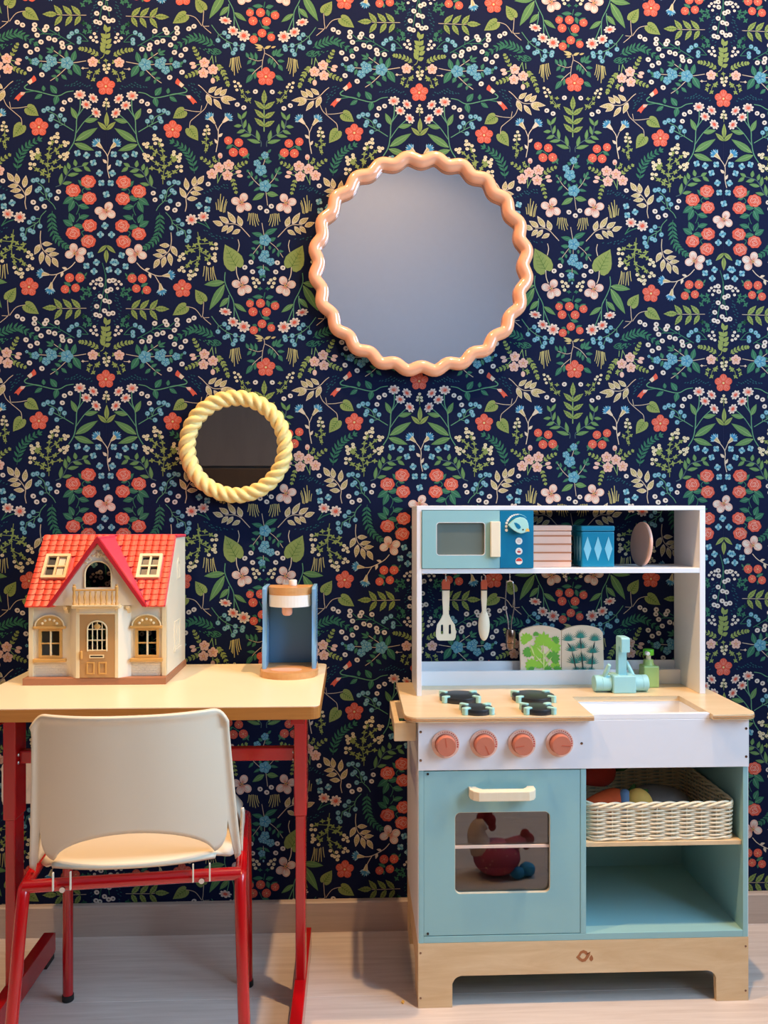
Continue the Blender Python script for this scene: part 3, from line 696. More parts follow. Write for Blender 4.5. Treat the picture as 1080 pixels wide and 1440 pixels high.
# sheet 8
sheet(900, 450); half()
for s_ in ([(630, 280), (580, 250), (480, 190), (380, 130), (310, 95)], [(430, 165), (290, 160), (240, 170)], [(290, 155), (215, 90)], [(460, 180), (455, 140)], [(480, 200), (420, 225)], [(600, 262), (520, 292)], [(400, 160), (350, 205)]): stroke(s_, 9, 'g3', 1)
wd([(188, 62), (183, 115), (215, 178), (320, 82), (300, 118), (437, 105), (345, 213), (410, 230), (258, 255), (92, 302), (215, 340), (140, 372), (490, 265), (500, 308), (580, 315), (130, 565), (268, 628)], 31)
for s_ in ([(785, 240), (690, 150), (580, 185)], [(780, 240), (690, 235)]): stroke(s_, 8, 'g3', 1)
bdt([(655, 128), (600, 153), (570, 190), (682, 210), (680, 250)], 27)
sprig([(735, 30), (745, 130), (800, 130), (790, 75)], 44, 'g3')
yb([(852, 152), (812, 195), (870, 192), (840, 228), (880, 245)], 19, 'w')
frond([(900, 400), (800, 345), (700, 325)], 6, 52, 24, 'g1')
pinkfl(835, 475, 60); leaves([(885, 465, 918, 490, 22), (885, 480, 910, 445, 20)], 'g1')
sprig([(800, 590), (785, 640), (840, 675), (880, 595), (895, 575)], 40); stroke([(840, 660), (850, 610), (900, 560)], 6, 'g1', 1); sprig([(725, 545)], 26, 'cr'); stroke([(730, 548), (785, 545)], 6, 'cr', 1)
for s_ in ([(760, 462), (620, 485), (540, 490), (380, 480), (220, 470)], [(520, 435), (400, 350)], [(535, 550), (440, 640), (360, 695)]): stroke(s_, 10, 'st', 1)
leaves([(610, 470, 640, 345, 64), (620, 500, 702, 637, 80), (540, 440, 540, 342, 44), (560, 560, 602, 628, 48), (460, 400, 475, 338, 34), (450, 405, 383, 410, 32), (395, 345, 375, 298, 30), (390, 355, 312, 320, 30), (395, 365, 318, 370, 28), (480, 605, 408, 568, 40), (485, 625, 547, 682, 42), (435, 645, 368, 640, 34), (430, 655, 440, 708, 34), (265, 460, 240, 393, 44), (265, 490, 240, 557, 40), (160, 480, 108, 438, 32), (170, 490, 128, 500, 30), (500, 450, 450, 462, 34), (500, 535, 445, 548, 36)], 'g3', v='g3d')
bf([(545, 490, 76), (380, 475, 64), (350, 440, 46), (195, 480, 48), (315, 545, 52), (100, 437, 20)])
once()
stroke([(920, 432), (965, 370), (985, 60)], 8, 'g1', 1)
leaves([(985, 130, 965, 42, 46), (985, 130, 1033, 68, 46), (985, 200, 922, 148, 50), (985, 205, 1028, 143, 50), (985, 260, 925, 198, 50), (985, 265, 1043, 208, 50), (975, 310, 917, 248, 50), (980, 315, 1048, 268, 50), (965, 370, 917, 288, 50), (970, 375, 1033, 343, 50)], 'g1')
stroke([(985, 440), (985, 600)], 6, 'g1', 1); yb([(960, 515), (1015, 505), (965, 555), (1010, 545), (990, 590)], 20); sprig([(978, 455)], 34)

def make_panel_mesh():
    SX, SZ = PER_X/2/1776.2, PER_Z/3331.
    verts, faces, cols = [], [], []
    ST = .0001
    def quad(x0, x1, z0, z1, y, c):
        b = len(verts); verts.extend([(x0, y, z0), (x1, y, z0), (x1, y, z1), (x0, y, z1)]); faces.append((b, b+1, b+2, b+3)); cols.append(c)
    e = .00012
    quad(-PER_X/2+e, PER_X/2-e, 0., CEIL, -.0004, PCL['n'])
    for j in (-2, -1, 0, 1, 2):
        zc = ROW_Z+j*PER_Z
        for idx, (pts, c, L, mir) in enumerate(POLY):
            zs = [zc-p[1]*SZ for p in pts]
            if max(zs) > CEIL-.001 or min(zs) < .02: continue
            for s in ((1, -1) if mir else (1,)):
                y = -.0004-ST*L-(idx % 13)*6e-6-(3e-6 if s < 0 else 0.)
                P = [(s*(PER_X/2+p[0]*SX), y, z) for p, z in zip(pts, zs)]
                # outward facing winding (towards -y)
                ar = sum(P[i][0]*P[(i+1) % len(P)][2]-P[(i+1) % len(P)][0]*P[i][2] for i in range(len(P)))
                if ar < 0: P = P[::-1]
                b = len(verts); verts.extend(P); faces.append(tuple(range(b, b+len(P)))); cols.append(PCL[c])
    me = bpy.data.meshes.new('wallpaper_panel'); me.from_pydata(verts, [], faces)
    at = me.color_attributes.new('print', 'FLOAT_COLOR', 'CORNER')
    flat = []
    for f, c in zip(faces, cols): flat.extend(c*len(f))
    at.data.foreach_set('color', flat)
    m = bpy.data.materials.new('wallpaper_print'); m.use_nodes = True; nt = m.node_tree; b = nt.nodes['Principled BSDF']
    a = nt.nodes.new('ShaderNodeAttribute'); a.attribute_name = 'print'
    n = nt.nodes.new('ShaderNodeTexNoise'); n.inputs['Scale'].default_value = 260.; n.inputs['Detail'].default_value = 2
    mr = nt.nodes.new('ShaderNodeMapRange'); mr.inputs['To Min'].default_value = .86; mr.inputs['To Max'].default_value = 1.12
    tc = nt.nodes.new('ShaderNodeTexCoord'); nt.links.new(tc.outputs['Object'], n.inputs['Vector'])
    mx = nt.nodes.new('ShaderNodeMix'); mx.data_type = 'RGBA'; mx.blend_type = 'MULTIPLY'; mx.inputs['Factor'].default_value = 1.
    nt.links.new(n.outputs['Fac'], mr.inputs['Value']); nt.links.new(a.outputs['Color'], mx.inputs['A']); nt.links.new(mr.outputs['Result'], mx.inputs['B'])
    nt.links.new(mx.outputs['Result'], b.inputs['Base Color'])
    b.inputs['Roughness'].default_value = .75; b.inputs['Specular IOR Level'].default_value = .06
    me.materials.append(m)
    return me

# ------------------------------------------------------------------ the room
RX0, RX1, RY0 = AXIS_X-4*PER_X, AXIS_X+1*PER_X, -2.60
mat('wall_navy', '#1b2546', .6)
wall = box('wall_back', RX0-.1, RX1+.1, .0, .10, -.05, CEIL+.05, 'wall_navy', None, 0); tag(wall, 'navy wall papered with a dense print of flowers and leaves', kind='structure')
pm = make_panel_mesh()
for k in range(5):
    o = bpy.data.objects.new('wallpaper_panel', pm); COL.objects.link(o); o.parent = wall
    o.location = (RX0+PER_X*(k+.5), 0, 0)
fl = box('floor', RX0-.1, RX1+.1, RY0-.1, .10, -.10, -.0085, 'floor_oak', None, 0); tag(fl, 'pale whitewashed oak plank floor', kind='structure')
def plank_mesh(L_, w):
    bm = BM(); add_box(bm, 0, L_, 0, w, -.008, 0, .0005, 1)
    me = bpy.data.meshes.new('floor_plank'); bm.to_mesh(me); bm.free(); me.materials.append(MATS['floor_oak']); return me
PL, PWD = 1.70, .187
pmesh = plank_mesh(PL-.0006, PWD-.0006)
row = 0; y = -.0155
first = plank_mesh(PL-.0006, .0149)
x = RX0-.62
while x < RX1:
    o = bpy.data.objects.new('floor_plank', first); COL.objects.link(o); o.parent = fl; o.location = (x, -.0152, 0); x += PL
while y > RY0:
    y -= PWD; x = RX0-[.92, .70, 1.30, .30][row % 4]; row += 1
    while x < RX1:
        o = bpy.data.objects.new('floor_plank', pmesh); COL.objects.link(o); o.parent = fl; o.location = (x, y, 0); x += PL
ce = box('ceiling', RX0-.1, RX1+.1, RY0-.1, .10, CEIL, CEIL+.1, 'plaster_white', None, 0); tag(ce, 'plain white ceiling', kind='structure')
wl = box('wall_left', RX0-.1, RX0, RY0, 0, 0, CEIL, 'plaster_grey', None, 0); tag(wl, 'plain grey wall', kind='structure')
wf = box('wall_front', RX0, RX1, RY0-.1, RY0, 0, CEIL, 'plaster_pale', None, 0); tag(wf, 'plain grey wall behind the viewer', kind='structure')
bm = BM(); plate_hole(bm, [(RY0-.1, 0), (0., 0), (0., CEIL), (RY0-.1, CEIL)], rrect(-1.70, -.40, .72, 2.08, .001, 1), 'X', RX1, RX1+.1)
wr_ = put('wall_right', bm, 'plaster_grey'); tag(wr_, 'plain grey wall with a window', kind='structure')
bb = BM(); add_prism(bb, [(-.013, 0), (0, 0), (0, .0525), (-.010, .0525), (-.013, .0505)], 'X', RX0, RX1)
tag(put('baseboard_back', bb, 'baseboard_oak'), 'pale oak skirting board below the floral wall', kind='structure')
# window in the right-hand wall
wn = thing('window_1', 'white framed window in the right-hand wall', 'window', (RX1+.05, -1.05, .72)); wn['kind'] = 'structure'; del wn['category']
bm = BM(); o_, i_ = rrect(-1.70, -.40, .72, 2.08, .001, 1), rrect(-1.65, -.45, .77, 2.03, .001, 1); add_ring(bm, o_, i_, 'X', RX1+.02, RX1+.08); put('window_frame', bm, 'white_paint', wn)
box('window_mullion', RX1+.03, RX1+.07, -1.065, -1.035, .77, 2.03, 'white_paint', wn)
for a, b in ((-1.65, -1.065), (-1.035, -.45)): box('pane', RX1+.047, RX1+.052, a, b, .77, 2.03, 'window_glass', wn, 0)
# dark wardrobe at the far end of the room, seen in the mirrors
wd_ = thing('wardrobe', 'low dark wood wardrobe along the wall opposite the floral wall', 'wardrobe', (-.1, RY0+.3, 0))
box('body', -1.30, 1.10, RY0+.002, RY0+.55, .0, 1.30, 'wardrobe_dark', wd_)
for xa, xb in ((-1.297, -.302), (-.298, .697), (.703, 1.097)):
    d = box('door', xa, xb, RY0+.55, RY0+.57, .925, 1.295, 'wardrobe_dark', wd_, .002)
    box('knob', xb-.05, xb-.03, RY0+.57, RY0+.59, 1.15, 1.2, 'steel', d, .002)
    d = box('drawer_front', xa, xb, RY0+.55, RY0+.57, .06, .915, 'wardrobe_brown', wd_, .002)
    box('knob', xb-.05, xb-.03, RY0+.57, RY0+.59, .60, .65, 'steel', d, .002)
# recessed ceiling spots
for k, (loc, pw, aim) in enumerate(SPOTS):
    sp = thing('ceiling_spot', ['recessed ceiling spotlight above the toy kitchen', 'recessed ceiling spotlight above the left end of the desk', 'recessed ceiling spotlight behind the viewer'][k], 'ceiling light', (loc[0], loc[1], CEIL), group='recessed ceiling spotlights')
    bm = BM(); n = 28
    add_ring(bm, [(.045*math.cos(2*PI*i/n), .045*math.sin(2*PI*i/n)) for i in range(n)], [(.032*math.cos(2*PI*i/n), .032*math.sin(2*PI*i/n)) for i in range(n)], 'Z', -.006, 0, (loc[0], loc[1], CEIL))
    put('rim', bm, 'white_gloss', sp)
    lathe('lens', [(.031, -.003), (.031, 0)], 'lamp_lens', sp, 24, (loc[0], loc[1], CEIL))
    l = spot_light('lamp_light', loc, pw, aim, 130, WARM)
# ------------------------------------------------------------------ mirrors
mb = thing('wall_mirror', 'large round mirror with wavy glossy peach frame', 'mirror', (.1215, 0, 1.165))
bm = BM(); N = 24*12; NT = 16; V = []
for i in range(N):
    a = 2*PI*i/N; R = .1832+.0042*math.cos(24*(a-PI/2)-PI)
    dR = -.0042*24*math.sin(24*(a-PI/2)-PI)
    rad = Vector((math.cos(a), 0, math.sin(a))); tan = (rad*dR+Vector((-math.sin(a), 0, math.cos(a)))*R).normalized(); nrm = tan.cross(Vector((0, 1, 0))).normalized()
    if nrm.dot(rad) < 0: nrm = -nrm
    c = Vector((.1215, -.0155, 1.165))+rad*R
    V.append([bm.verts.new(c+nrm*(.0112*math.cos(2*PI*k/NT))+Vector((0, -1, 0))*(.0125*math.sin(2*PI*k/NT))) for k in range(NT)])
for i in range(N):
    for k in range(NT): bm.faces.new((V[i][k], V[i][(k+1) % NT], V[(i+1) % N][(k+1) % NT], V[(i+1) % N][k]))
put('frame', bm, 'peach_glaze', mb, smooth='all')
lathe('mirror_glass', [(.180, -.0105), (.180, -.004)], 'mirror_silver', mb, 64, (.1215, 0, 1.165), 'Y')
ms = thing('wall_mirror', 'small round mirror with twisted yellow rope frame', 'mirror', (-.2005, 0, .8455))
bm = BM(); N = 420; NT = 30; V = []
LOB, TURN = 3, 10
for i in range(N):
    a = 2*PI*i/N; rad = Vector((math.cos(a), 0, math.sin(a)))
    c = Vector((-.2005, -.0145, .8455))+rad*.0845
    ring = []
    for k in range(NT):
        p = 2*PI*k/NT; tw = p+TURN*a
        r = .0090+.0052*abs(math.cos(LOB*tw/2))**.75
        ring.append(bm.verts.new(c+rad*(r*math.cos(p))+Vector((0, -1, 0))*(r*math.sin(p))))
    V.append(ring)
for i in range(N):
    for k in range(NT): bm.faces.new((V[i][k], V[i][(k+1) % NT], V[(i+1) % N][(k+1) % NT], V[(i+1) % N][k]))
put('frame', bm, 'butter_yellow', ms, smooth='all')
lathe('mirror_glass', [(.083, -.0105), (.083, -.004)], 'mirror_silver', ms, 64, (-.2005, 0, .8455), 'Y')

# ------------------------------------------------------------------ wall socket
so = thing('wall_socket', 'white wall socket plate behind the left desk leg', 'socket', (-.573, 0, .265))
bm = BM(); add_prism(bm, rrect(-.601, -.545, .2305, .3005, .006), 'Y', -.011, -.0012, bev=.001); put('plate', bm, 'socket_white', so)
lathe('recess', [(.019, -.0125), (.019, -.0105)], 'socket_white', so, 24, (-.573, 0, .266), 'Y')

# ------------------------------------------------------------------ desk
DH = .468
desk = thing('school_desk', 'child\'s school desk with cream top and red steel legs', 'desk', (-.29, -.17, 0))
DX0, DX1, DY0, DY1 = -.538, -.0435, -.3255, -.0100
prism('desktop', rrect(DX0, DX1, DY0, DY1, .012), 'Z', DH-.018, DH-.0012, 'desk_edge', desk, bev=.001)
prism('laminate', rrect(DX0+.0006, DX1-.0006, DY0+.0006, DY1-.0006, .012), 'Z', DH-.0012, DH, 'desk_laminate', desk, bev=.0003)
for x0, x1 in ((-.505, -.4865), (-.0850, -.0665)):
    lg = box('leg', x0, x1, -.236, -.196, .285, DH-.018, 'red_paint', desk, .002)
    box('lower_post', x0+.002, x1-.002, -.233, -.199, .040, .286, 'red_paint', lg, .002)
    ft = put('foot', add_prism(BM(), [(-.42, .008), (-.078, .008), (-.073, .012), (-.073, .040), (-.08, .043), (-.40, .043), (-.425, .034), (-.425, .012)], 'X', x0+.0005, x1-.0005, bev=.0015), 'red_paint', desk)
    for yy in (-.098, -.40): box('glide', x0+.001, x1-.001, yy-.014, yy+.02, .0, .0085, 'red_dark_cap', ft, .001)
    tr = box('top_rail', x0, x1, -.30, -.06, DH-.032, DH-.0182, 'red_paint', desk, .001)
box('crossbar', -.4865, -.0850, -.224, -.208, .3635, .3825, 'red_paint', desk, .002)
for z in (.378, .367):
    for x0, s in ((-.4865, 1), (-.085, -1)): lathe('bolt', [(.0025, 0), (.003, .001*s), (.002, .0025*s)], 'steel', desk, 10, (x0, -.228, z), 'X')

# ------------------------------------------------------------------ chair (local frame: faces +y, turned a little)
chair = thing('school_chair', 'cream plastic school chair on red tubular legs, pushed under the desk', 'chair', (-.2795, -.310, 0), math.radians(6.0))
def shell_back():
    P = []
    nu, nv = 80, 26
    for j in range(nv+1):
        row = []
        for i in range(nu+1):
            u = -1+2*i/nu; au = abs(u)
            # lower edge: an arch over the gap, rounded corners beside it
            if au < .74: zb = .306+.038*math.sqrt(max(0, 1-(u/.74)**2))**1.15
            elif au < .90: q = (au-.74)/.16; zb = .306+.040*(1-math.sqrt(max(0, 1-q*q)))
            else: zb = .346-.058*min(1, (au-.90)/.035)+.006*max(0, (au-.95)/.05)
            ztop = .4935-.017*max(0, (au-.84)/.16)**2.6
            t = j/nv; z = zb+(ztop-zb)*t; h = (z-.30)/.19
            w = .1285-.0150*max(0, h)**.9
            x = w*u
            y = -.119-.045*h+.034*au**2.4
            if au > .93: y -= .007*((au-.93)/.07)**1.3        # lip rolled outwards
            if t > .955: y -= .005*((t-.955)/.045)**1.3
            row.append(Vector((x, y, z)))
        P.append(row)
    return P
solid_grid('backrest', shell_back(), .0042, 'cream_plastic', chair, local=True)
def shell_seat():
    P = []; nu, nv = 30, 24
    for j in range(nv+1):
        t = j/nv; row = []
        for i in range(nu+1):
            u = -1+2*i/nu; au = abs(u)
            w = (.098+.026*min(1, max(0, (t-.06)/.2))**.6)*(1-.10*max(0, (t-.75)/.25)**2)
            x = w*u; y = -.124+.282*t+.030*(abs(x)/.1285)**2.4*max(0, 1-t/.25)
            z = .3050-.012*math.sin(PI*min(1, t*1.1))-.022*max(0, (t-.82)/.18)**2
            z -= .005*max(0, 1-t/.03)
            z -= .014*max(0, (au-.86)/.14)**2*min(1, t/.15)
            row.append(Vector((x, y, z)))
        P.append(row)
    return P
solid_grid('seat', shell_seat(), .0045, 'cream_plastic', chair, local=True)
# side wings of the seat
for s in (-1, 1):
    P = []
    for j in range(15):
        t = j/14; row = []
        for i in range(9):
            q = i/8
            y = -.060+.120*t; zt = .350*(1-t)**1.4+.300*(1-(1-t)**1.4); zb = .296-.030*math.sin(PI*min(1, .12+t*.9))
            z = zb+(zt-zb)*q
            x = .1265+.0020*(1-q)+.0040*max(0, (z-.30)/.05)
            row.append(Vector((s*x, y-.02*max(0, (z-.30)/.05), z)))
        P.append(row)
    solid_grid('side_wing', P, .004, 'cream_plastic', chair, local=True)
def leg_path(s):
    return smooth_path([(s*.139, -.165, .006), (s*.1325, -.140, .16), (s*.129, -.118, .262), (s*.1295, -.098, .277), (s*.1300, -.02, .278), (s*.1305, .085, .276), (s*.1310, .112, .262), (s*.1315, .120, .22), (s*.1330, .128, .006)], 6)
for s in (-1, 1):
    pts = leg_path(s); n = len(pts)
    put('leg', add_tube(BM(), pts[:n//2+1], .0075, 14), 'red_paint', chair, local=True, smooth=True)
    put('leg', add_tube(BM(), pts[n//2:], .0075, 14), 'red_paint', chair, local=True, smooth=True)
    for c in ((s*.139, -.165), (s*.1330, .128)): put('foot_cap', add_lathe(BM(), [(.0078, .0), (.0086, .001), (.0086, .009), (.0076, .0095)], 16, (c[0], c[1], 0)), 'red_dark_cap', chair, local=True, smooth=True)
put('rear_crossbar', add_tube(BM(), [(-.129, -.112, .279), (-.06, -.117, .2815), (.06, -.117, .2815), (.129, -.112, .279)], .0078, 14), 'red_paint', chair, local=True, smooth=True)
put('front_crossbar', add_tube(BM(), [(-.1305, .085, .270), (.1305, .085, .270)], .007, 12), 'red_paint', chair, local=True, smooth=True)
for x in (-.092, -.072, .072, .092):
    put('clip', add_box(BM(), x-.0009, x+.0009, -.1285, -.1245, .2780, .3000, .0004, 1), 'cream_plastic', chair, local=True)
for x in (-.082, .082):
    put('rivet', add_lathe(BM(), [(.0034, -.0015), (.0036, 0), (.0036, .0015)], 12, (x, -.1235, .2775), 'Y'), 'steel', chair, local=True, smooth=True)

# ------------------------------------------------------------------ dollhouse
hz = DH
house = thing('dollhouse', 'cream plastic dollhouse with a red tiled roof and a balcony', 'dollhouse', (-.39, -.10, hz))
HX0, HX1, HF, HB = -.4944, -.2866, -.163, -.021
prism('base', [(HX0-.006, HF-.013), (HX1+.002, HF-.013), (HX1+.002, HB), (HX0-.006, HB)], 'Z', hz, hz+.011, 'house_base', house, bev=.001)
z0 = hz+.011; EV = .589
GX = -.387; GL, GR = -.461, -.3145
def win_wall(x0, x1, wx0, wx1, wz0, wz1):
    bm = BM(); plate_hole(bm, [(x0, z0), (x1, z0), (x1, EV), (x0, EV)], rrect(wx0, wx1, wz0, wz1, .0004, 1), 'Y', HF, HF+.003)
    return put('front_wall', bm, 'house_wall', house)
wins = ((-.4772, -.4478), (-.3305, -.3005)); WZ0, WZ1 = .5105, .5500
fw1 = win_wall(HX0, -.432, *wins[0], WZ0, WZ1); fw2 = win_wall(-.342, HX1, *wins[1], WZ0, WZ1)
for fw, (a, b) in ((fw1, wins[0]), (fw2, wins[1])):
    c = (a+b)/2
    w_ = thing  # the window is a part of the house
    bm = BM(); add_ring(bm, rrect(a-.003, b+.003, WZ0-.003, WZ1+.003, .0006, 1), rrect(a+.0008, b-.0008, WZ0+.0008, WZ1-.0008, .0004, 1), 'Y', HF-.003, HF+.001)
    wf_ = put('window_frame', bm, 'house_ochre', house)
    box('glazing_bar', c-.0013, c+.0013, HF-.0015, HF+.001, WZ0, WZ1, 'house_trim', wf_, .0002)
    box('glazing_bar', a, b, HF-.0012, HF+.0008, .5290, .5312, 'house_ochre', wf_, .0002)
    box('window_sill', a-.0105, b+.0095, HF-.0075, HF, WZ0-.0085, WZ0-.0035, 'house_ochre', house, .0008)
    box('lintel', a-.0105, b+.0085, HF-.006, HF, WZ1+.003, WZ1+.0068, 'house_ochre', house, .0006)
    R_ = .0205; pts = [(c-.001+R_*math.cos(PI*i/16), WZ1+.0068+.0158*math.sin(PI*i/16)) for i in range(17)]
    ar = prism('window_arch', pts, 'Y', HF-.0035, HF, 'house_ochre', house, bev=.0003)
    bm = BM(); n = 17
    outp = [(c-.001+(R_+.0012)*math.cos(PI*i/16), WZ1+.0068+.017*math.sin(PI*i/16)) for i in range(17)]
    path = [(p[0], HF-.0038, p[1]) for p in outp]
    put('arch_moulding', add_tube(BM(), path, .0011, 6), 'house_trim', ar, smooth=True)
    for q in range(5):
        aa = PI*(q+.5)/5; put('scroll', add_blob(BM(), (c-.001+.0115*math.cos(aa), HF-.0038, WZ1+.0085+.0085*math.sin(aa)), (.0024, .0012, .0022), 8, 6), 'house_trim', ar, smooth='all')
# brick courses moulded under the windows
bmesh_brick = BM(); add_box(bmesh_brick, -.0030, .0030, -.0006, .0, -.0016, .0016, .0002, 1); bme = bpy.data.meshes.new('brick'); bmesh_brick.to_mesh(bme); bmesh_brick.free(); bme.materials.append(MATS['house_wall'])
def pieces(name, me, parent, spots, rot=None):
    base = WM[parent.name].inverted()
    for p in spots:
        o = bpy.data.objects.new(name, me); COL.objects.link(o); o.parent = parent
        o.location = base @ Vector(p)
        if rot: o.rotation_euler = rot
sp1 = []; sp2 = []
for r in range(6):
    for k in range(8):
        x = -.4875+.0066*k+(.0033 if r % 2 else 0)
        if x < -.438: sp1.append((x, HF, z0+.0026+.0038*r))
        x = -.3355+.0066*k+(.0033 if r % 2 else 0)
        if x < -.295: sp2.append((x, HF, z0+.0026+.0038*r))
pieces('brick', bme, fw1, sp1); pieces('brick', bme, fw2, sp2)
for x0, x1 in ((HX0-.001, HX0+.006), (HX1-.0065, HX1+.0005)): box('corner_post', x0, x1, HF-.003, HF, z0, EV, 'house_trim', house, .0006)
# side walls: eave, ridge and flat back part
side = [(HF, z0), (HB, z0), (HB, .6915), (-.0885, .6915), (HF, EV)]
rsw = prism('side_wall', side, 'X', HX1-.003, HX1, 'house_wall', house, bev=.0003)
lsw = prism('side_wall', side, 'X', HX0, HX0+.003, 'house_wall', house, bev=.0003)
for yy0, yy1, zz0, zz1 in ((-.108, -.066, .5105, .5550),):
    bm = BM(); add_ring(bm, rrect(yy0, yy1, zz0, zz1, .0005, 1), rrect(yy0+.0025, yy1-.0025, zz0+.0025, zz1-.0025, .0004, 1), 'X', HX1, HX1+.0015); put('false_window', bm, 'house_wall', rsw)
    box('false_mullion', HX1, HX1+.001, (yy0+yy1)/2-.001, (yy0+yy1)/2+.001, zz0, zz1, 'house_wall', rsw, .0002)
    box('false_sill', HX1, HX1+.003, yy0-.004, yy1+.004, zz0-.004, zz0, 'house_wall', rsw, .0003)
pts = [(-.075+.011*math.cos(PI*i/12), .640+.016*math.sin(PI*i/12)) for i in range(13)]+[(-.086, .622), (-.064, .622)]
bm = BM(); ii = [(-.075+(p[0]+.075)*.78, .632+(p[1]-.632)*.8) for p in pts]; add_ring(bm, pts, ii, 'X', HX1, HX1+.0012); put('false_window', bm, 'house_wall', rsw)
box('upper_floor', HX0+.003, HX1-.003, HF+.003, HB, EV-.004, EV-.001, 'house_wall', house, 0)
box('lower_floor', HX0+.003, HX1-.003, HF+.003, HB, z0, z0+.001, 'house_base', house, 0)
# entrance bay with angled sides, door, brackets, ledge
BYF = -.178
bay = thing
def panel4(name, a, b, zz0, zz1, m, th=.0025):
    (xa, ya), (xb, yb_) = a, b
    bm = BM(); d = Vector((xb-xa, yb_-ya, 0)); nn = Vector((d.y, -d.x, 0)).normalized()*-th
    q = [(xa, ya), (xb, yb_), (xb+nn.x, yb_+nn.y), (xa+nn.x, ya+nn.y)]
    add_prism(bm, q, 'Z', zz0, zz1); return put(name, bm, m, house)
panel4('bay_side', (-.4335, HF), (-.4195, BYF), z0, EV, 'house_wall')
panel4('bay_side', (-.3560, BYF), (-.3405, HF), z0, EV, 'house_wall')
DX_0, DX_1, DZ = -.4145, -.3612, .576
bf_ = box('door_frame', -.4195, DX_0, BYF, BYF+.004, z0, EV, 'house_trim', house, .0004); box('door_frame', DX_1, -.3560, BYF, BYF+.004, z0, EV, 'house_trim', house, .0004)
box('door_lintel', DX_0, DX_1, BYF, BYF+.004, DZ, EV, 'house_wall', house, .0003)
box('lintel_moulding', -.4195, -.3560, BYF-.001, BYF, DZ, DZ+.0025, 'house_trim', house, .0003)
# door leaf with an arched grille
ax0, ax1 = -.4025, -.3735; acx = (ax0+ax1)/2; az0 = .5200; azs = .5535; ra = (ax1-ax0)/2
arch = [(ax0, az0), (ax1, az0)]+[(acx+ra*math.cos(PI*i/14), azs+ra*.85*math.sin(PI*i/14)) for i in range(15)]
bm = BM(); plate_hole(bm, [(DX_0, z0+.0005), (DX_1, z0+.0005), (DX_1, DZ), (DX_0, DZ)], arch, 'Y', BYF+.0005, BYF+.0030)
door = put('front_door', bm, 'house_door', house)
path = [(p[0], BYF+.0002, p[1]) for p in [(ax0, az0)]+[(acx-ra*math.cos(PI*i/14), azs+ra*.85*math.sin(PI*i/14)) for i in range(15)]+[(ax1, az0)]]
put('arch_moulding', add_tube(BM(), path, .0012, 6), 'house_trim', door, smooth=True)
for k in range(1, 4): x = ax0+(ax1-ax0)*k/4; put('grille_bar', add_tube(BM(), [(x, BYF+.0015, az0), (x, BYF+.0015, azs+ra*.8*math.sin(math.acos((x-acx)/ra)))], .0009, 6), 'house_trim', door, smooth=True)
for z in (az0+.001, az0+.0165, az0+.033): put('grille_bar', add_tube(BM(), [(ax0, BYF+.0015, z), (ax1, BYF+.0015, z)], .0010, 6), 'house_trim', door, smooth=True)
put('grille_flower', add_blob(BM(), (acx, BYF+.001, azs+.004), (.0055, .0015, .004), 10, 6), 'house_ochre', door, smooth='all')
bm = BM(); add_ring(bm, rrect(-.3995, -.3775, .5095, .5145, .0004, 1), rrect(-.3980, -.3790, .5108, .5132, .0003, 1), 'Y', BYF-.0008, BYF+.0006); put('letter_slot_frame', bm, 'house_trim', door)
box('letter_slot', -.3980, -.3790, BYF-.0001, BYF+.0006, .5108, .5132, 'ink_black', door, 0)
for a, b in ((-.4035, -.3915), (-.3855, -.3735)):
    bm = BM(); add_ring(bm, rrect(a, b, .4850, .5035, .0004, 1), rrect(a+.0018, b-.0018, .4868, .5017, .0004, 1), 'Y', BYF-.0010, BYF+.0006); put('door_panel', bm, 'house_ochre', door)
box('door_handle', -.4125, -.4092, BYF-.004, BYF+.0006, .5085, .5205, 'house_ochre', door, .001)
box('balcony_ledge', -.4245, -.3515, HF-.022, HF, EV-.0035, EV+.0005, 'house_trim', house, .0006)
for x in (-.4375, -.3430):
    put('bracket', add_prism(BM(), [(HF, EV-.001), (HF-.012, EV-.001), (HF-.012, EV-.004), (HF-.005, EV-.008), (HF-.004, EV-.0125), (HF, EV-.0125)], 'X', x-.0027, x+.0027, bev=.0005), 'house_trim', house)
# gable
gt = .6935; GY = -.1735
arp = [(-.4075, .6165), (-.3672, .6165)]+[(-.38735+.02015*math.cos(PI*i/16), .6365+.0205*math.sin(PI*i/16)) for i in range(17)]
bm = BM(); plate_hole(bm, [(GL+.002, EV), (GR-.002, EV), (GX, gt-.009)], arp, 'Y', GY, GY+.003)
gab = put('gable_wall', bm, 'house_wall', house)
path = [(p[0], GY-.0008, p[1]) for p in [(-.4075, .6165)]+[(-.38735-.02015*math.cos(PI*i/16), .6365+.0205*math.sin(PI*i/16)) for i in range(17)]+[(-.3672, .6165)]]
put('arch_moulding', add_tube(BM(), path, .0014, 6), 'house_trim', gab, smooth=True)
bm = BM(); add_blob(bm, (GX, GY-.0005, .6680), (.0035, .0020, .0035), 10, 6)
for k in range(6): add_blob(bm, (GX+.004*math.cos(k*PI/3), GY-.0003, .6680+.004*math.sin(k*PI/3)), (.0018, .0010, .0018), 8, 5)
put('rosette', bm, 'house_trim', gab, smooth='all')
for s in (-1, 1):
    for k in range(3): put('scroll', add_blob(BM(), (GX+s*(.008+.0052*k), GY-.0003, .6655-.0055*k), (.0030, .0010, .0018), 8, 5), 'house_trim', gab, smooth='all')
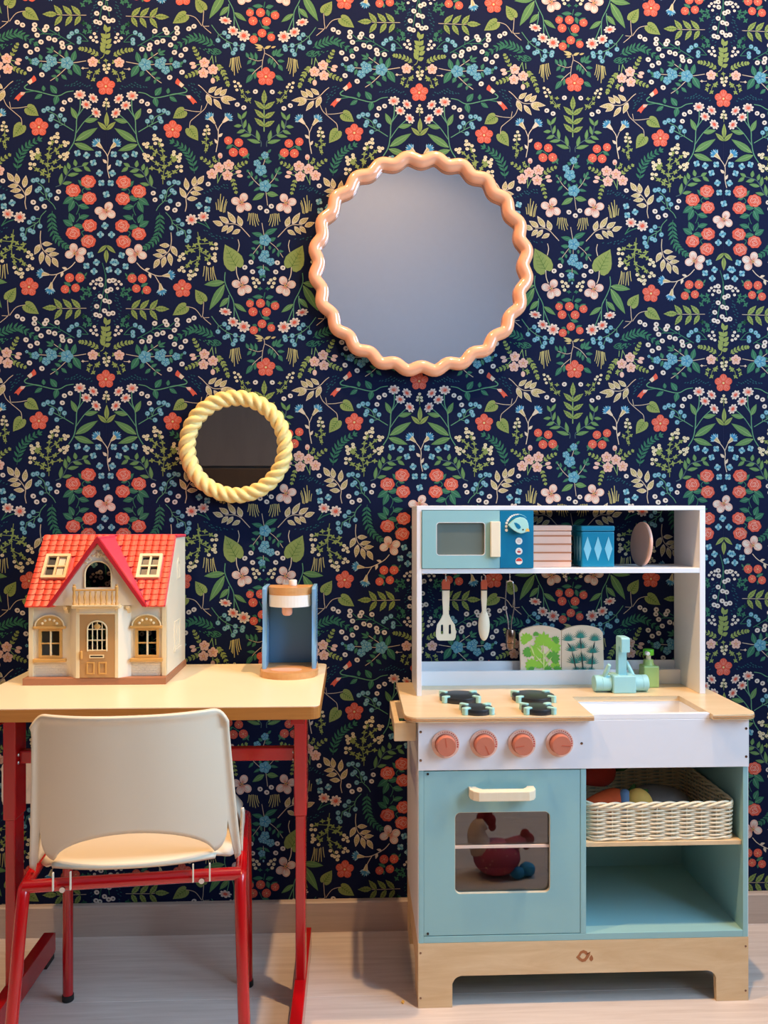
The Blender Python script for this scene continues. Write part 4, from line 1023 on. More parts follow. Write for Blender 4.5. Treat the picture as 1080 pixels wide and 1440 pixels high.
# roof
yE, yR = HF-.008, -.0905
roof = prism('roof_ridge', [(-.0905, .6900), (HB, .6900), (HB, .6940), (-.0925, .6940)], 'X', HX0-.005, HX1+.0015, 'roof_pink', house, bev=.0004)
for q in ([(HX0-.005, 0), (GL, 0), (GX, 1), (HX0-.005, 1)], [(GR, 0), (HX1-.0005, 0), (HX1-.0005, 1), (GX, 1)]):
    bm = BM(); A = [bm.verts.new((x, yE+(yR-yE)*t, EV+(.694-EV)*t)) for x, t in q]; B = [bm.verts.new((x, yE+(yR-yE)*t+.0022, EV+(.694-EV)*t-.003)) for x, t in q]
    bm.faces.new(A); bm.faces.new(B)
    for i in range(4): bm.faces.new((A[i], A[(i+1) % 4], B[(i+1) % 4], B[i]))
    put('roof_slab', bm, 'roof_pink', house)
# openings for skylights are raised frames on the slab
bm = BM(); nu = 6
prof = []
tw, tl = .01175, .0120
Vt = []
for j in range(4):
    row = []
    for i in range(nu+1):
        u = -1+2*i/nu; q = j/3
        yl = -tl*q*(1-.16*abs(u)**2.5) if j == 3 else -tl*q*.98
        row.append(bm.verts.new((tw/2*.97*u, yl, .0022*math.sqrt(max(0, 1-u*u*.9))+.0012*q)))
    Vt.append(row)
for j in range(3):
    for i in range(nu): bm.faces.new((Vt[j][i], Vt[j][i+1], Vt[j+1][i+1], Vt[j+1][i]))
low = [bm.verts.new((v.co.x, v.co.y*.99, -.0003)) for v in Vt[3]]
for i in range(nu): bm.faces.new((Vt[3][i], Vt[3][i+1], low[i+1], low[i]))
bmesh.ops.recalc_face_normals(bm, faces=bm.faces)
tme = bpy.data.meshes.new('roof_tile'); bm.to_mesh(tme); bm.free(); tme.materials.append(MATS['roof_red'])
ang = math.atan2(.694-EV, -.0905-(HF-.008)); SL = math.hypot(.694-EV, -.0905-(HF-.008))
base = WM[roof.name].inverted(); rows = 13
sky = ((-.485, -.4465), (-.338, -.302)); st0, st1 = .36, .69
for r in range(rows):
    t = (r+1)/rows
    yy = HF-.008+(-.0905-HF+.008)*t; zz = EV-.001+(.695-EV)*t
    for k in range(18):
        x = HX0-.005+tw/2+tw*k
        hw = (gt-zz+.006)/(gt-EV)*(GR-GL)/2
        if abs(x-(GX)) < hw-.002: continue
        tm = t-.5/rows
        if any(a-.001 < x < b+.001 for a, b in sky) and st0 < tm < st1: continue
        o = bpy.data.objects.new('roof_tile', tme); COL.objects.link(o); o.parent = roof
        o.location = base @ Vector((x, yy, zz)); o.rotation_euler = (ang, 0, 0)
# gable roof: two slopes running back to the ridge, bargeboards in front
for s, xf in ((-1, GL-.002), (1, GR+.002)):
    bm = BM(); f0, f1, b1 = Vector((xf, GY-.006, EV-.001)), Vector((GX, GY-.006, gt+.001)), Vector((GX, -.088, gt+.001))
    nn = (f1-f0).cross(b1-f0).normalized(); nn = nn if nn.z > 0 else -nn
    A = [bm.verts.new(p) for p in (f0, f1, b1)]; B = [bm.verts.new(p-nn*.003) for p in (f0, f1, b1)]
    bm.faces.new(A); bm.faces.new(B)
    for i in range(3): bm.faces.new((A[i], A[(i+1) % 3], B[(i+1) % 3], B[i]))
    put('gable_slope', bm, 'roof_pink', house)
    d = Vector((GX-xf, 0, gt-EV)).normalized(); px = Vector((-d.z, 0, d.x)); px = px if px.z < 0 else -px
    q = [f0, f1+Vector((0, 0, .0005)), Vector((GX, GY-.006, gt-.0085)), f0+Vector((-s*.0062, 0, 0))]
    bm = BM(); add_prism(bm, [(p.x, p.z) for p in q], 'Y', GY-.0085, GY-.001); put('bargeboard', bm, 'roof_dark', house)
# skylights
for i, (a, b) in enumerate(sky):
    fr = BM(); add_ring(fr, rrect(a, b, -.0225, .0225, .0008, 1), rrect(a+.0045, b-.0045, -.018, .018, .0005, 1), 'Z', -.001, .0065)
    R_ = Matrix.Translation(((0), HF-.008+(-.0905-HF+.008)*.525, EV+(.694-EV)*.525)) @ Matrix.Rotation(ang, 4, 'X')
    def pl(bm): bm.transform(R_); return bm
    f_ = put('skylight', pl(fr), 'house_trim', house)
    c = (a+b)/2
    put('glazing_bar', pl(add_box(BM(), c-.0015, c+.0015, -.018, .018, .002, .0055)), 'house_trim', f_)
    put('glazing_bar', pl(add_box(BM(), a+.0045, b-.0045, -.0012, .0012, .0022, .0053)), 'house_trim', f_)
    put('dark_pane', pl(add_box(BM(), a+.0045, b-.0045, -.018, .018, .0004, .0012)), 'black_paint', f_)
    if i == 0: put('curtain', pl(add_box(BM(), c+.002, b-.0075, -.017, .017, .0013, .0020)), 'curtain_cloth', f_)
# balcony
bal = box('balcony_floor', -.4225, -.3530, GY-.016, GY, EV, EV+.0025, 'house_trim', house, .0005)
box('balcony_rail', -.4195, -.3555, GY-.0145, GY-.011, .6125, .6150, 'house_ochre', house, .0006)
bp = [(.0018, 0), (.0018, .002), (.0010, .004), (.0018, .008), (.0022, .012), (.0012, .017), (.0016, .0190), (.0016, .0205)]
bme_ = None
for k in range(7):
    o = lathe('baluster', bp, 'house_ochre', house, 10, (-.4120+.0082*k, GY-.0128, EV+.0025))
for x in (-.4195, -.3560): lathe('balcony_post', [(.0026, 0), (.0026, .003), (.0016, .005), (.0026, .012), (.0018, .020), (.0028, .0225), (.0028, .0275), (.0018, .0285), (.0022, .031)], 'house_ochre', house, 12, (x, GY-.0128, EV+.0025))
box('curtain', -.4065, -.3955, GY+.006, GY+.007, EV+.001, .615, 'curtain_cloth', house, 0); box('curtain', -.3905, -.3690, GY+.010, GY+.011, EV+.001, .617, 'curtain_red', house, 0)

# ------------------------------------------------------------------ toy coffee machine
cof = thing('toy_coffee_machine', 'blue and wood toy coffee machine on the desk', 'toy', (-.1025, -.09, DH))
cx = -.1015
pts = [(cx+.0435, -.045), (cx-.0435, -.045), (cx-.0465, -.10)]+[(cx-.0465*math.cos(PI*i/20), -.112-.040*math.sin(PI*i/20)) for i in range(21)]+[(cx+.0465, -.10)]
prism('base_plate', pts, 'Z', DH, DH+.0105, 'beech', cof, bev=.0015)
prism('drip_pad', [(cx-.004+.025*math.cos(2*PI*i/32), -.121+.0135*math.sin(2*PI*i/32)) for i in range(32)], 'Z', DH+.0105, DH+.0112, 'blush', cof, bev=.0002)
prof_s = [(-.048, DH+.0105), (-.114, DH+.0105), (-.114, .500), (-.105, .520), (-.101, .545), (-.104, .572), (-.112, .590), (-.113, .607), (-.108, .6105), (-.048, .6105)]
for s in (-1, 1):
    x = cx+s*.0400
    put('side_panel', add_prism(BM(), prof_s, 'X', x-.0035, x+.0035, bev=.0015), 'coffee_blue', cof, smooth=True)
box('back_panel', cx-.0365, cx+.0365, -.058, -.052, DH+.0105, .600, 'coffee_back', cof, .0006)
hp = [(cx+.0362, -.058), (cx-.0362, -.058)]+[(cx-.0345*math.cos(PI*i/20), -.092-.030*math.sin(PI*i/20)) for i in range(21)]
prism('lid', hp, 'Z', .5975, .6098, 'beech', cof, bev=.0012)
hp2 = [(cx+.0355, -.060), (cx-.0355, -.060)]+[(cx-.0345*math.cos(PI*i/20), -.092-.0325*math.sin(PI*i/20)) for i in range(21)]
prism('water_ring', hp2, 'Z', .5785, .5972, 'cream_white', cof, bev=.001)
lathe('knob', cyl_prof(.0065, .6098, .6200, .0015), 'cream_white', cof, 20, (cx+.004, -.080, 0))
lathe('spout', [(.0045, .5630), (.0070, .5645), (.0085, .568), (.0085, .5785)], 'blush', cof, 20, (cx-.004, -.100, 0))
# ------------------------------------------------------------------ play kitchen
KX0, KX1, KF, KB = .0975, .5940, -.237, -.004
kit = thing('play_kitchen', 'wooden toy kitchen with teal oven, white front and open shelf tower', 'toy kitchen', (.346, -.12, 0))
WT0, WT1 = .4240, .4320
# plinth
leg = [(KX0, 0), (.1484, 0), (.1484, .034)]+[(.1614-.013*math.cos(PI/2*i/6), .0335+.013*math.sin(PI/2*i/6)) for i in range(7)]+[(.5318+.013*math.sin(PI/2*i/6), .0335+.013*math.cos(PI/2*i/6)) for i in range(7)]+[(.5450, .034), (.5450, 0), (KX1, 0), (KX1, .0955), (KX0, .0955)]
pl = prism('plinth', leg, 'Y', KF, KF+.009, 'birch_pale', kit, bev=.0005)
for x0, x1 in ((KX0, KX0+.0085), (KX1-.0085, KX1)):
    put('plinth_side', add_prism(BM(), [(KF+.0092, 0), (KF+.055, 0), (KF+.055, .034), (KF+.062, .046), (KB-.060, .046), (KB-.053, .034), (KB-.053, 0), (KB, 0), (KB, .0955), (KF+.0092, .0955)], 'X', x0, x1, bev=.0004), 'birch_pale', kit)
# small bird-and-leaf mark burnt into the plinth
mark = [(.3328, .0705), (.3365, .0745), (.3390, .0790), (.3440, .0810), (.3490, .0790), (.3512, .0755), (.3545, .0785), (.3535, .0735), (.3512, .0690), (.3470, .0642), (.3420, .0632), (.3375, .0660)]
mi = [(.3430+(a-.3430)*.50, .0722+(b-.0722)*.50) for a, b in mark]
bm = BM(); add_ring(bm, mark, mi, 'Y', KF-.0003, KF+.0003); put('maker_mark', bm, 'brand_brown', pl)
put('maker_mark', add_prism(BM(), leafpts(.3555, .0640, .3560, .0735, .0058), 'Y', KF-.0003, KF+.0003), 'brand_brown', pl)
# carcass
for x0, x1, sx in ((KX0+.001, KX0+.0085, -1), (KX1-.0085, KX1-.001, 1)):
    sp_ = box('side_panel', x0, x1, KF, KB, .0955, .3505, 'teal_paint', kit, .0006)
    xx = (KX0, KX0+.001) if sx < 0 else (KX1-.001, KX1)
    box('side_skin', xx[0], xx[1], KF+.001, KB, .0955, WT0, 'white_paint', kit, 0)
    box('upper_side', x0, x1, KF+.008, KB, .3506, WT0, 'white_paint', kit, 0)
box('bottom_board', KX0+.0085, KX1-.0085, KF, KB, .0957, .1055, 'teal_paint', kit, .0006)
box('divider', .3396, .3481, KF, KB-.005, .1056, .3500, 'teal_paint', kit, .0006)
box('back_panel', KX0+.0085, KX1-.0085, KB-.005, KB, .1056, .4235, 'teal_paint', kit, 0)
box('oven_shelf', .1062, .3394, KF+.0100, KB-.006, .2323, .2386, 'birch_pale', kit, .0004)
box('open_shelf', .3483, .5853, KF+.004, KB-.006, .2323, .2386, 'birch_pale', kit, .0004)
# oven door with window
bm = BM(); plate_hole(bm, [(.1063, .1068), (.3388, .1068), (.3388, .3490), (.1063, .3490)], rrect(.1520, .2942, .1670, .2880, .0085, 6), 'Y', KF+.0002, KF+.0095)
od = put('oven_door', bm, 'teal_paint', kit)
bm = BM(); add_ring(bm, rrect(.1518, .2944, .1668, .2882, .0087, 6), rrect(.1526, .2936, .1676, .2874, .0080, 6), 'Y', KF+.0006, KF+.0062); put('window_rim', bm, 'lime_wood', od)
put('oven_pane', add_prism(BM(), rrect(.1495, .2965, .1645, .2905, .004, 3), 'Y', KF+.0072, KF+.0086), 'oven_glass', od)
box('added_shelf_edge', .1524, .2938, KF+.0045, KF+.0070, .2326, .2368, 'added_edge_wood', od, .0003)  # pale strip added before the pane, so the oven shelf's edge shows lit
hz_ = [(.1722, -.2372), (.1722, -.2505), (.1765, -.2590), (.1840, -.2635), (.2575, -.2635), (.2650, -.2590), (.2693, -.2505), (.2693, -.2372), (.2590, -.2372), (.2560, -.2470), (.2510, -.2515), (.1905, -.2515), (.1855, -.2470), (.1825, -.2372)]
prism('door_handle', hz_, 'Z', .3125, .3265, 'lime_wood', od, bev=.0012)
for z in (.110, .3455): lathe('hinge_pin', [(.0018, 0), (.0018, -.0010)], 'ink_black', od, 10, (.112, KF, z), 'Y')
# control panel with four knobs
box('control_front', KX0, KX1, KF-.0015, KF+.0075, .3508, .4232, 'white_paint', kit, .0007)
for x, z in ((.1012, .4080), (.1012, .3660), (.3408, .3885), (.5895, .4080), (.5895, .3660)): lathe('screw', [(.0020, 0), (.0020, -.0005), (.0012, -.0006)], 'brown_steel', kit, 10, (x, KF-.0014, z), 'Y')
for x, z in ((.1012, .0815), (.1012, .0150), (.5895, .0815), (.5895, .0150)): lathe('screw', [(.0016, 0), (.0016, -.0004), (.0010, -.0005)], 'brown_steel', kit, 10, (x, KF, z), 'Y')
for k, (x, rot) in enumerate(((.1378, 98), (.1947, -65), (.2512, 188), (.3073, -4))):
    kz = .3900
    kb = lathe('control_knob', [(.0205, 0), (.0205, -.0018), (.0200, -.0022), (.0155, -.0022), (.0150, -.0030), (.0142, -.0150), (.0136, -.0160)], 'terracotta', kit, 36, (x, KF-.0015, kz), 'Y')
    bm = BM(); n = 40
    add_ring(bm, [(x+.0206*math.cos(2*PI*i/n), kz+.0206*math.sin(2*PI*i/n)) for i in range(n)], [(x+.0158*math.cos(2*PI*i/n), kz+.0158*math.sin(2*PI*i/n)) for i in range(n)], 'Y', KF-.0040, KF-.0016)
    put('dial_ring', bm, 'terracotta_pale', kb)
    bm = BM()
    for i in range(14):
        a = math.radians(-12+10.5*i); r = .00135-.00006*i
        add_lathe(bm, [(r, 0), (r, -.0002)], 8, (x+.0181*math.cos(a), KF-.0040, kz+.0181*math.sin(a)), 'Y')
    put('dial_dots', bm, 'print_red', kb)
    a = math.radians(rot); ca, sa = math.cos(a), math.sin(a); w = .0007
    q = [(x-sa*w-ca*.0005, kz+ca*w-sa*.0005), (x+ca*.0125-sa*w, kz+sa*.0125+ca*w), (x+ca*.0125+sa*w, kz+sa*.0125-ca*w), (x+sa*w-ca*.0005, kz-ca*w-sa*.0005)]
    put('pointer', add_prism(BM(), q, 'Y', KF-.0178, KF-.0172), 'terracotta_cap', kb)
# worktop with sink cut-out (open towards the front)
WX0, WX1, WF, WB = .0780, .6035, -.2490, -.0025
r = .022
top = [(WX0+r-r*math.sin(PI/2*i/6), WF+r-r*math.cos(PI/2*i/6)) for i in range(7)][::-1]
outl = [(WX0, WB)]+[(WX0+r-r*math.cos(PI/2*i/6), WF+r-r*math.sin(PI/2*i/6)) for i in range(7)]+[(.3565, WF), (.3565, -.124), (.5345, -.124), (.5345, WF)]+[(WX1-r*.8+r*.8*math.sin(PI/2*i/6), WF+r*.8-r*.8*math.cos(PI/2*i/6)) for i in range(7)]+[(WX1, WB)]
wt = prism('worktop', outl, 'Z', WT0, WT1, 'birch', kit, bev=.0009)
for z in (.4262, .4285):
    pth = [(p[0], p[1]-.00005, z) for p in outl[1:9]]
    put('ply_line', add_tube(BM(), pth, .0006, 5), 'desk_edge', wt, smooth=True)
    put('ply_line', add_tube(BM(), [(p[0], p[1]-.00005, z) for p in outl[11:-1]], .0006, 5), 'desk_edge', wt, smooth=True)
# sink
sk = BM(); sx0, sx1, sy0, sy1 = .3567, .5343, KF+.0075, -.1238
t = .003
add_box(sk, sx0-.003, sx1+.003, sy0, sy1+.003, .384, .387); add_box(sk, sx0-t, sx0, sy0, sy1, .387, WT0-.0002); add_box(sk, sx1, sx1+t, sy0, sy1, .387, WT0-.0002); add_box(sk, sx0-t, sx1+t, sy1, sy1+t, .387, WT0-.0002)
put('sink_basin', sk, 'white_gloss', kit)
lathe('drain', [(.011, 0), (.0105, .0010), (.008, .0010), (.0075, .0004)], 'steel', kit, 20, ((sx0+sx1)/2, -.175, .387))
box('sink_front_rim', .3567, .5343, KF-.0013, KF+.0075, .4234, WT1-.0004, 'white_gloss', kit, .0006)
# burners
for x, y, R in ((.172, -.1400, .0320), (.1870, -.2215, .0235), (.2895, -.1430, .0335), (.2785, -.2235, .0240)):
    b_ = lathe('burner', cyl_prof(R, WT1, WT1+.0085, .0008), 'black_paint', kit, 40, (x, y, 0))
    for s1 in (-1, 1):
        for s2 in (-1, 1):
            a = math.atan2(s2*.62, s1*.80); px, py = x+math.cos(a)*R*1.0, y+math.sin(a)*R*1.0
            pts = rrect(-.0085, .0055, -.0042, .0042, .0030, 3)
            q = [(px+math.cos(a)*u-math.sin(a)*v, py+math.sin(a)*u+math.cos(a)*v) for u, v in pts]
            put('pot_rest', add_prism(BM(), q, 'Z', WT1+.0002, WT1+.0105, bev=.0006), 'teal_light', b_)
# side rail
sr = BM(); add_box(sr, .0630, .0715, -.212, -.075, .3990, .4175, .0015); add_box(sr, .0630, .0965, -.2195, -.2105, .3890, .4175, .0015); add_box(sr, .0630, .0965, -.0845, -.0755, .3890, .4175, .0015)
put('side_rail', sr, 'birch', kit)
# tower
for x0, x1 in ((.1055, .1136), (.5736, .5831)): box('tower_side', x0, x1, -.112, KB, WT1, .7350, 'white_paint', kit, .0006)
box('tower_top', .1055, .5831, -.112, KB, .7350, .7424, 'white_paint', kit, .0006)
ts = box('tower_shelf', .1137, .5735, -.112, KB, .6315, .6396, 'white_paint', kit, .0005)
box('back_ledge', .1137, .5735, -.0080, KB, WT1, .4690, 'white_paint', kit, .0004)
box('front_ledge', .1137, .5735, -.034, -.027, WT1, .4569, 'white_paint', kit, .0005)
# hooks under the shelf
HOOKS = ((.1591, 0), (.2233, 60), (.2682, 10), (.3646, 0))
for x, rot in HOOKS:
    pts = [(0, 0, .6315), (0, 0, .626)]+[(.0048*math.sin(2*PI*i/14)*1.0, 0, .6195+.0062*math.cos(2*PI*i/14)) for i in range(0, 13)]
    M_ = Matrix.Translation((x, -.060, 0)) @ Matrix.Rotation(math.radians(90-rot), 4, 'Z')
    put('hook', add_tube(BM(), [M_ @ Vector(p) for p in pts], .0009, 8), 'steel', kit, smooth=True)
# microwave built into the tower
mw = box('microwave_body', .1140, .2965, -.1085, -.020, .6397, .7348, 'teal_paint', kit, .0006)
bm = BM(); plate_hole(bm, [(.1142, .6403), (.2409, .6403), (.2409, .7342), (.1142, .7342)], rrect(.1375, .2168, .6615, .7150, .005, 5), 'Y', -.1145, -.1088)
md = put('microwave_door', bm, 'teal_paint', kit)
bm = BM(); add_ring(bm, rrect(.1372, .2171, .6612, .7153, .0053, 5), rrect(.1380, .2163, .6620, .7145, .0045, 5), 'Y', -.1147, -.1100); put('window_rim', bm, 'white_gloss', md)
put('microwave_window', add_prism(BM(), rrect(.1376, .2167, .6616, .7149, .005, 4), 'Y', -.1105, -.1090), 'microwave_pane', md)
box('door_handle', .2250, .2410, -.1225, -.1146, .6590, .7165, 'lime_wood', md, .0010)
cp = box('control_panel', .2412, .2966, -.1145, -.1087, .6403, .7342, 'petrol_blue', kit, .0005)
def bz(x, y): return (.27145+(x-590)/15.43*.00115, .7103-(y-370)/15.43*.00115)
bird = [bz(*p) for p in ((355, 365), (405, 312), (460, 262), (535, 212), (620, 190), (700, 208), (760, 260), (785, 330), (788, 400), (802, 452), (800, 505), (735, 510), (690, 535), (630, 547), (560, 527), (480, 480), (405, 425))]
bk = put('bird_knob', add_prism(BM(), bird, 'Y', -.1235, -.1150, bev=.0006), 'teal_light', cp)
put('wing', add_prism(BM(), [bz(*p) for p in ((470, 310), (530, 315), (590, 355), (622, 405), (605, 440), (565, 448), (520, 410))], 'Y', -.1238, -.1233), 'petrol_blue', cp)
put('eye', add_lathe(BM(), [(.0013, 0), (.0013, -.0004)], 10, (bz(670, 463)[0], -.1234, bz(670, 463)[1]), 'Y'), 'ink_black', cp)
put('beak', add_prism(BM(), [bz(*p) for p in ((755, 430), (802, 452), (812, 505), (715, 500))], 'Y', -.1239, -.1180), 'toy_yellow', cp)
bm = BM()
for i, (x, y) in enumerate(((330, 478), (325, 393), (335, 320), (360, 265), (388, 225), (418, 190), (455, 163), (498, 145), (540, 136), (580, 130))):
    r_ = .0024*(1-.055*i); add_lathe(bm, [(r_, 0), (r_, -.0003)], 10, (bz(x, y)[0], -.1145, bz(x, y)[1]), 'Y')
put('dial_dots', bm, 'cream_white', cp)
put('dial_arc', add_tube(BM(), [(bz(*p)[0], -.1146, bz(*p)[1]) for p in ((600, 126), (660, 138), (720, 165), (770, 205))], [.0006, .0005, .0004, .0002], 6), 'tin_aqua', cp, smooth=True)
for y, m_ in ((715, None), (937, 'print_red'), (1155, 'print_red')):
    c_ = bz(605, y); bt = lathe('button', [(.0057, 0), (.0057, -.0006)], 'cream_white', cp, 24, (c_[0], -.1145, c_[1]), 'Y')
    if y == 937: prism('cupcake_print', [(c_[0]-.0032, c_[1]+.0005), (c_[0]+.0032, c_[1]+.0005), (c_[0]+.0022, c_[1]-.0026), (c_[0]-.0022, c_[1]-.0026)], 'Y', -.1154, -.1150, 'print_red', cp, bev=0); prism('cherry_print', [(c_[0]+.0009*math.cos(k), c_[1]+.0024+.0009*math.sin(k)) for k in range(6)], 'Y', -.1154, -.1150, 'print_red', cp, bev=0)
    elif y == 1155: prism('bowl_print', [(c_[0]+.0050*math.cos(PI*k/10), c_[1]+.0050*math.sin(PI*k/10)) for k in range(11)], 'Y', -.1154, -.1150, 'print_red', cp, bev=0)
    else:
        bm = BM(); add_ring(bm, [(c_[0]+.0026*math.cos(PI*k/6), c_[1]+.0026*math.sin(PI*k/6)) for k in range(12)], [(c_[0]+.0016*math.cos(PI*k/6), c_[1]+.0016*math.sin(PI*k/6)) for k in range(12)], 'Y', -.1154, -.1150); put('ring_print', bm, 'blush', cp)
# tap
tp = box('tap_block', .4315, .4700, -.1060, -.0720, WT1, .4612, 'aqua_paint', kit, .0020)
put('tap_spout', add_prism(BM(), [(-.083, .4612), (-.083, .5225), (-.086, .5252), (-.109, .5252), (-.112, .5225), (-.112, .5010), (-.105, .5010), (-.105, .5090), (-.100, .5110), (-.096, .5080), (-.096, .4612)], 'X', .4428, .4572, bev=.0010), 'aqua_paint', tp)
for x0, x1, s in ((.4035, .4314, -1), (.4701, .4935, 1)):
    lathe('tap_barrel', [(.0125, 0), (.0135, .001*s), (.0135, (x1-x0)*s*.55), (.0130, (x1-x0)*s*.57), (.0135, (x1-x0)*s*.59), (.0135, (x1-x0-.001)*s), (.0125, (x1-x0)*s)], 'aqua_paint', tp, 28, (x1 if s < 0 else x0, -.089, .4462), 'X')
put('tap_lever', add_tube(BM(), [(.4195, -.092, .4560), (.4255, -.100, .4770), (.4262, -.101, .4790)], [.0036, .0036, .003], 14), 'teal_light', tp, smooth=True)
put('tap_lever', add_tube(BM(), [(.4730, -.082, .4560), (.4655, -.070, .4765), (.4648, -.069, .4785)], [.0036, .0036, .003], 14), 'aqua_paint', tp, smooth=True)

# ------------------------------------------------------------------ things on and in the kitchen
sb = thing('soap_bottle', 'green wooden pump bottle beside the toy tap', 'bottle', (.511, -.052, WT1))
box('body', .4975, .5245, -.0640, -.0390, WT1, .4690, 'soap_green', sb, .0022)
lathe('shoulder', [(.0100, .4690), (.0092, .4700), (.0082, .4760), (.0080, .4785)], 'soap_green', sb, 24, (.510, -.0515, 0))
lathe('neck', [(.0040, .4785), (.0040, .4860)], 'lime_wood', sb, 16, (.510, -.0515, 0))
lathe('pump_head', cyl_prof(.0090, .4860, .4960, .001), 'soap_pump', sb, 24, (.510, -.0515, 0))
lathe('nozzle', [(.0032, -.0070), (.0034, -.0060), (.0034, .0020)], 'cream_white', sb, 14, (.5045, -.0590, .4905), 'Y')
kx = .0004
def tin(name, label, x0, x1, yf, dep, h, body, grp):
    t_ = thing(name, label, 'tin', ((x0+x1)/2, yf+dep/2, .6396), group=grp)
    box('body', x0, x1, yf, yf+dep, .6396, .6396+h*.86, body, t_, .0020)
    box('lid', x0-.0006, x1+.0006, yf-.0006, yf+dep+.0006, .6396+h*.87, .6396+h, body, t_, .0020)
    return t_
t1 = tin('storage_tin', 'square pale pink toy tin with brown stripes', .3015, .3665, -.088, .060, .0700, 'tin_pink', 'toy storage tins on the tower shelf')
for k in range(4): z = .6490+.0140*k; box('stripe', .3012, .3668, -.0884, -.0278, z, z+.0026, 'tin_stripe', t1, .0001)
t2 = tin('storage_tin', 'square turquoise toy tin with pale diamonds', .3835, .4390, -.088, .052, .0692, 'tin_blue', 'toy storage tins on the tower shelf')
for k in range(3):
    c = .3835+.0555*(k+.5)/3*.96+.0010; zc = .6705
    prism('diamond', [(c-.0065, zc), (c, zc-.0205), (c+.0065, zc), (c, zc+.0205)], 'Y', -.0884, -.0878, 'tin_aqua', t2, bev=0)
    cy = -.088+.052*(k+.5)/3; prism('diamond', [(cy-.006, zc), (cy, zc-.0205), (cy+.006, zc), (cy, zc+.0205)], 'X', .3831, .3837, 'tin_aqua', t2, bev=0)
pt = thing('toy_plate', 'round wooden plate standing on edge on the tower shelf', 'plate', (.492, -.066, .6396))
bm = BM(); add_lathe(bm, [(.0355, -.0030), (.0372, -.0018), (.0375, .0010), (.0368, .0028), (.030, .0022), (.027, .0005), (.0, .0004)][:-1], 44, (0, 0, 0), 'X')
bm.transform(Matrix.Translation((.4935, -.064, .6396+.0374)) @ Matrix.Rotation(math.radians(2.5), 4, 'Y') @ Matrix.Rotation(math.radians(6), 4, 'Z') @ Matrix.Rotation(PI, 4, 'Z'))
put('disc', bm, 'plate_pink', pt, smooth=True)
bm = BM(); n = 44; add_ring(bm, [(.0377*math.cos(2*PI*i/n), .0377*math.sin(2*PI*i/n)) for i in range(n)], [(.0369*math.cos(2*PI*i/n), .0369*math.sin(2*PI*i/n)) for i in range(n)], 'X', -.0020, .0012)
bm.transform(Matrix.Translation((.4935, -.064, .6396+.0377)) @ Matrix.Rotation(math.radians(2.5), 4, 'Y') @ Matrix.Rotation(math.radians(6), 4, 'Z') @ Matrix.Rotation(PI, 4, 'Z'))
put('rim', bm, 'blush', pt)

U = .0001556
def up(cx_, x, y): return (cx_+x*U, .6176-(y-150)*U)
def mirror_out(half_): return half_+[(-x, y) for x, y in half_[::-1]]
sp = thing('toy_spatula', 'wooden slotted spatula with terracotta handle end, hanging from hook', 'utensil', (.1591, -.060, .50))
cxs = .1591
outline = [up(cxs, *p) for p in mirror_out([(-30, 560), (-62, 590), (-95, 640), (-108, 720), (-106, 775), (-92, 805), (-70, 812)])]
# blade halves around two slots
def blade(x0, x1, slot):
    o_ = [up(cxs, *p) for p in slot]
    return o_
L = [up(cxs, *p) for p in ((-32, 530), (-62, 590), (-95, 640), (-108, 720), (-106, 775), (-92, 805), (-70, 812), (0, 812), (0, 530))]
Rr = [(2*cxs-x, z) for x, z in L][::-1]
bm = BM()
for P_, sx in ((L, -1), (Rr, 1)):
    slot = [up(cxs, sx*43+14*math.cos(a), (652 if math.sin(a) < 0 else 730)+14*math.sin(a)) for a in [2*PI*i/16 for i in range(16)]]
    plate_hole(bm, P_, slot, 'Y', -.0625, -.0575)
put('blade', bm, 'lime_wood', sp)
prism('handle', [up(cxs, *p) for p in ((-40, 266), (-38, 360), (-31, 480), (-32, 532), (32, 532), (31, 480), (38, 360), (40, 266))], 'Y', -.0630, -.0570, 'lime_wood', sp, bev=.0012)
prism('handle_band', [up(cxs, *p) for p in ((-41, 258), (-41, 268), (41, 268), (41, 258))], 'Y', -.0632, -.0568, 'ink_black', sp, bev=.0002)
prism('handle_end', [up(cxs, *p) for p in ((-42, 257), (42, 257), (45, 180), (28, 150), (-28, 150), (-45, 180))], 'Y', -.0632, -.0568, 'terracotta_cap', sp, bev=.0010)
sn = thing('toy_spoon', 'wooden spoon with terracotta handle end, hanging from hook', 'utensil', (.2240, -.060, .50))
cxn = .2240
bm = BM(); add_blob(bm, (cxn, -.060, up(cxn, 0, 652)[1]), (.0098, .0050, .0260), 20, 14); put('bowl', bm, 'lime_wood', sn, smooth='all')
prism('handle', [up(cxn, *p) for p in ((-32, 266), (-30, 360), (-22, 470), (-24, 540), (24, 540), (22, 470), (30, 360), (32, 266))], 'Y', -.0630, -.0570, 'lime_wood', sn, bev=.0015)
prism('handle_band', [up(cxn, *p) for p in ((-33, 260), (-33, 270), (33, 270), (33, 260))], 'Y', -.0632, -.0568, 'ink_black', sn, bev=.0002)
prism('handle_end', [up(cxn, *p) for p in ((-33, 259), (33, 259), (34, 185), (22, 155), (-22, 155), (-34, 185))], 'Y', -.0632, -.0568, 'terracotta_cap', sn, bev=.0010)
wk = thing('wire_strainer', 'small metal tea strainer hanging by its long wire handle', 'utensil', (.2682, -.060, .494))
lp = [up(.2682, x, y) for x, y in ((-14, 690), (-20, 600), (-48, 450), (-46, 330), (-36, 195), (-18, 172), (0, 168), (18, 172), (36, 195), (46, 330), (48, 450), (20, 600), (14, 690))]
tube('wire_handle', [(x, -.060, z) for x, z in lp], .0011, 'steel', wk, 8, False, 5)
bm = BM(); zb_ = up(0, 0, 850)[1]
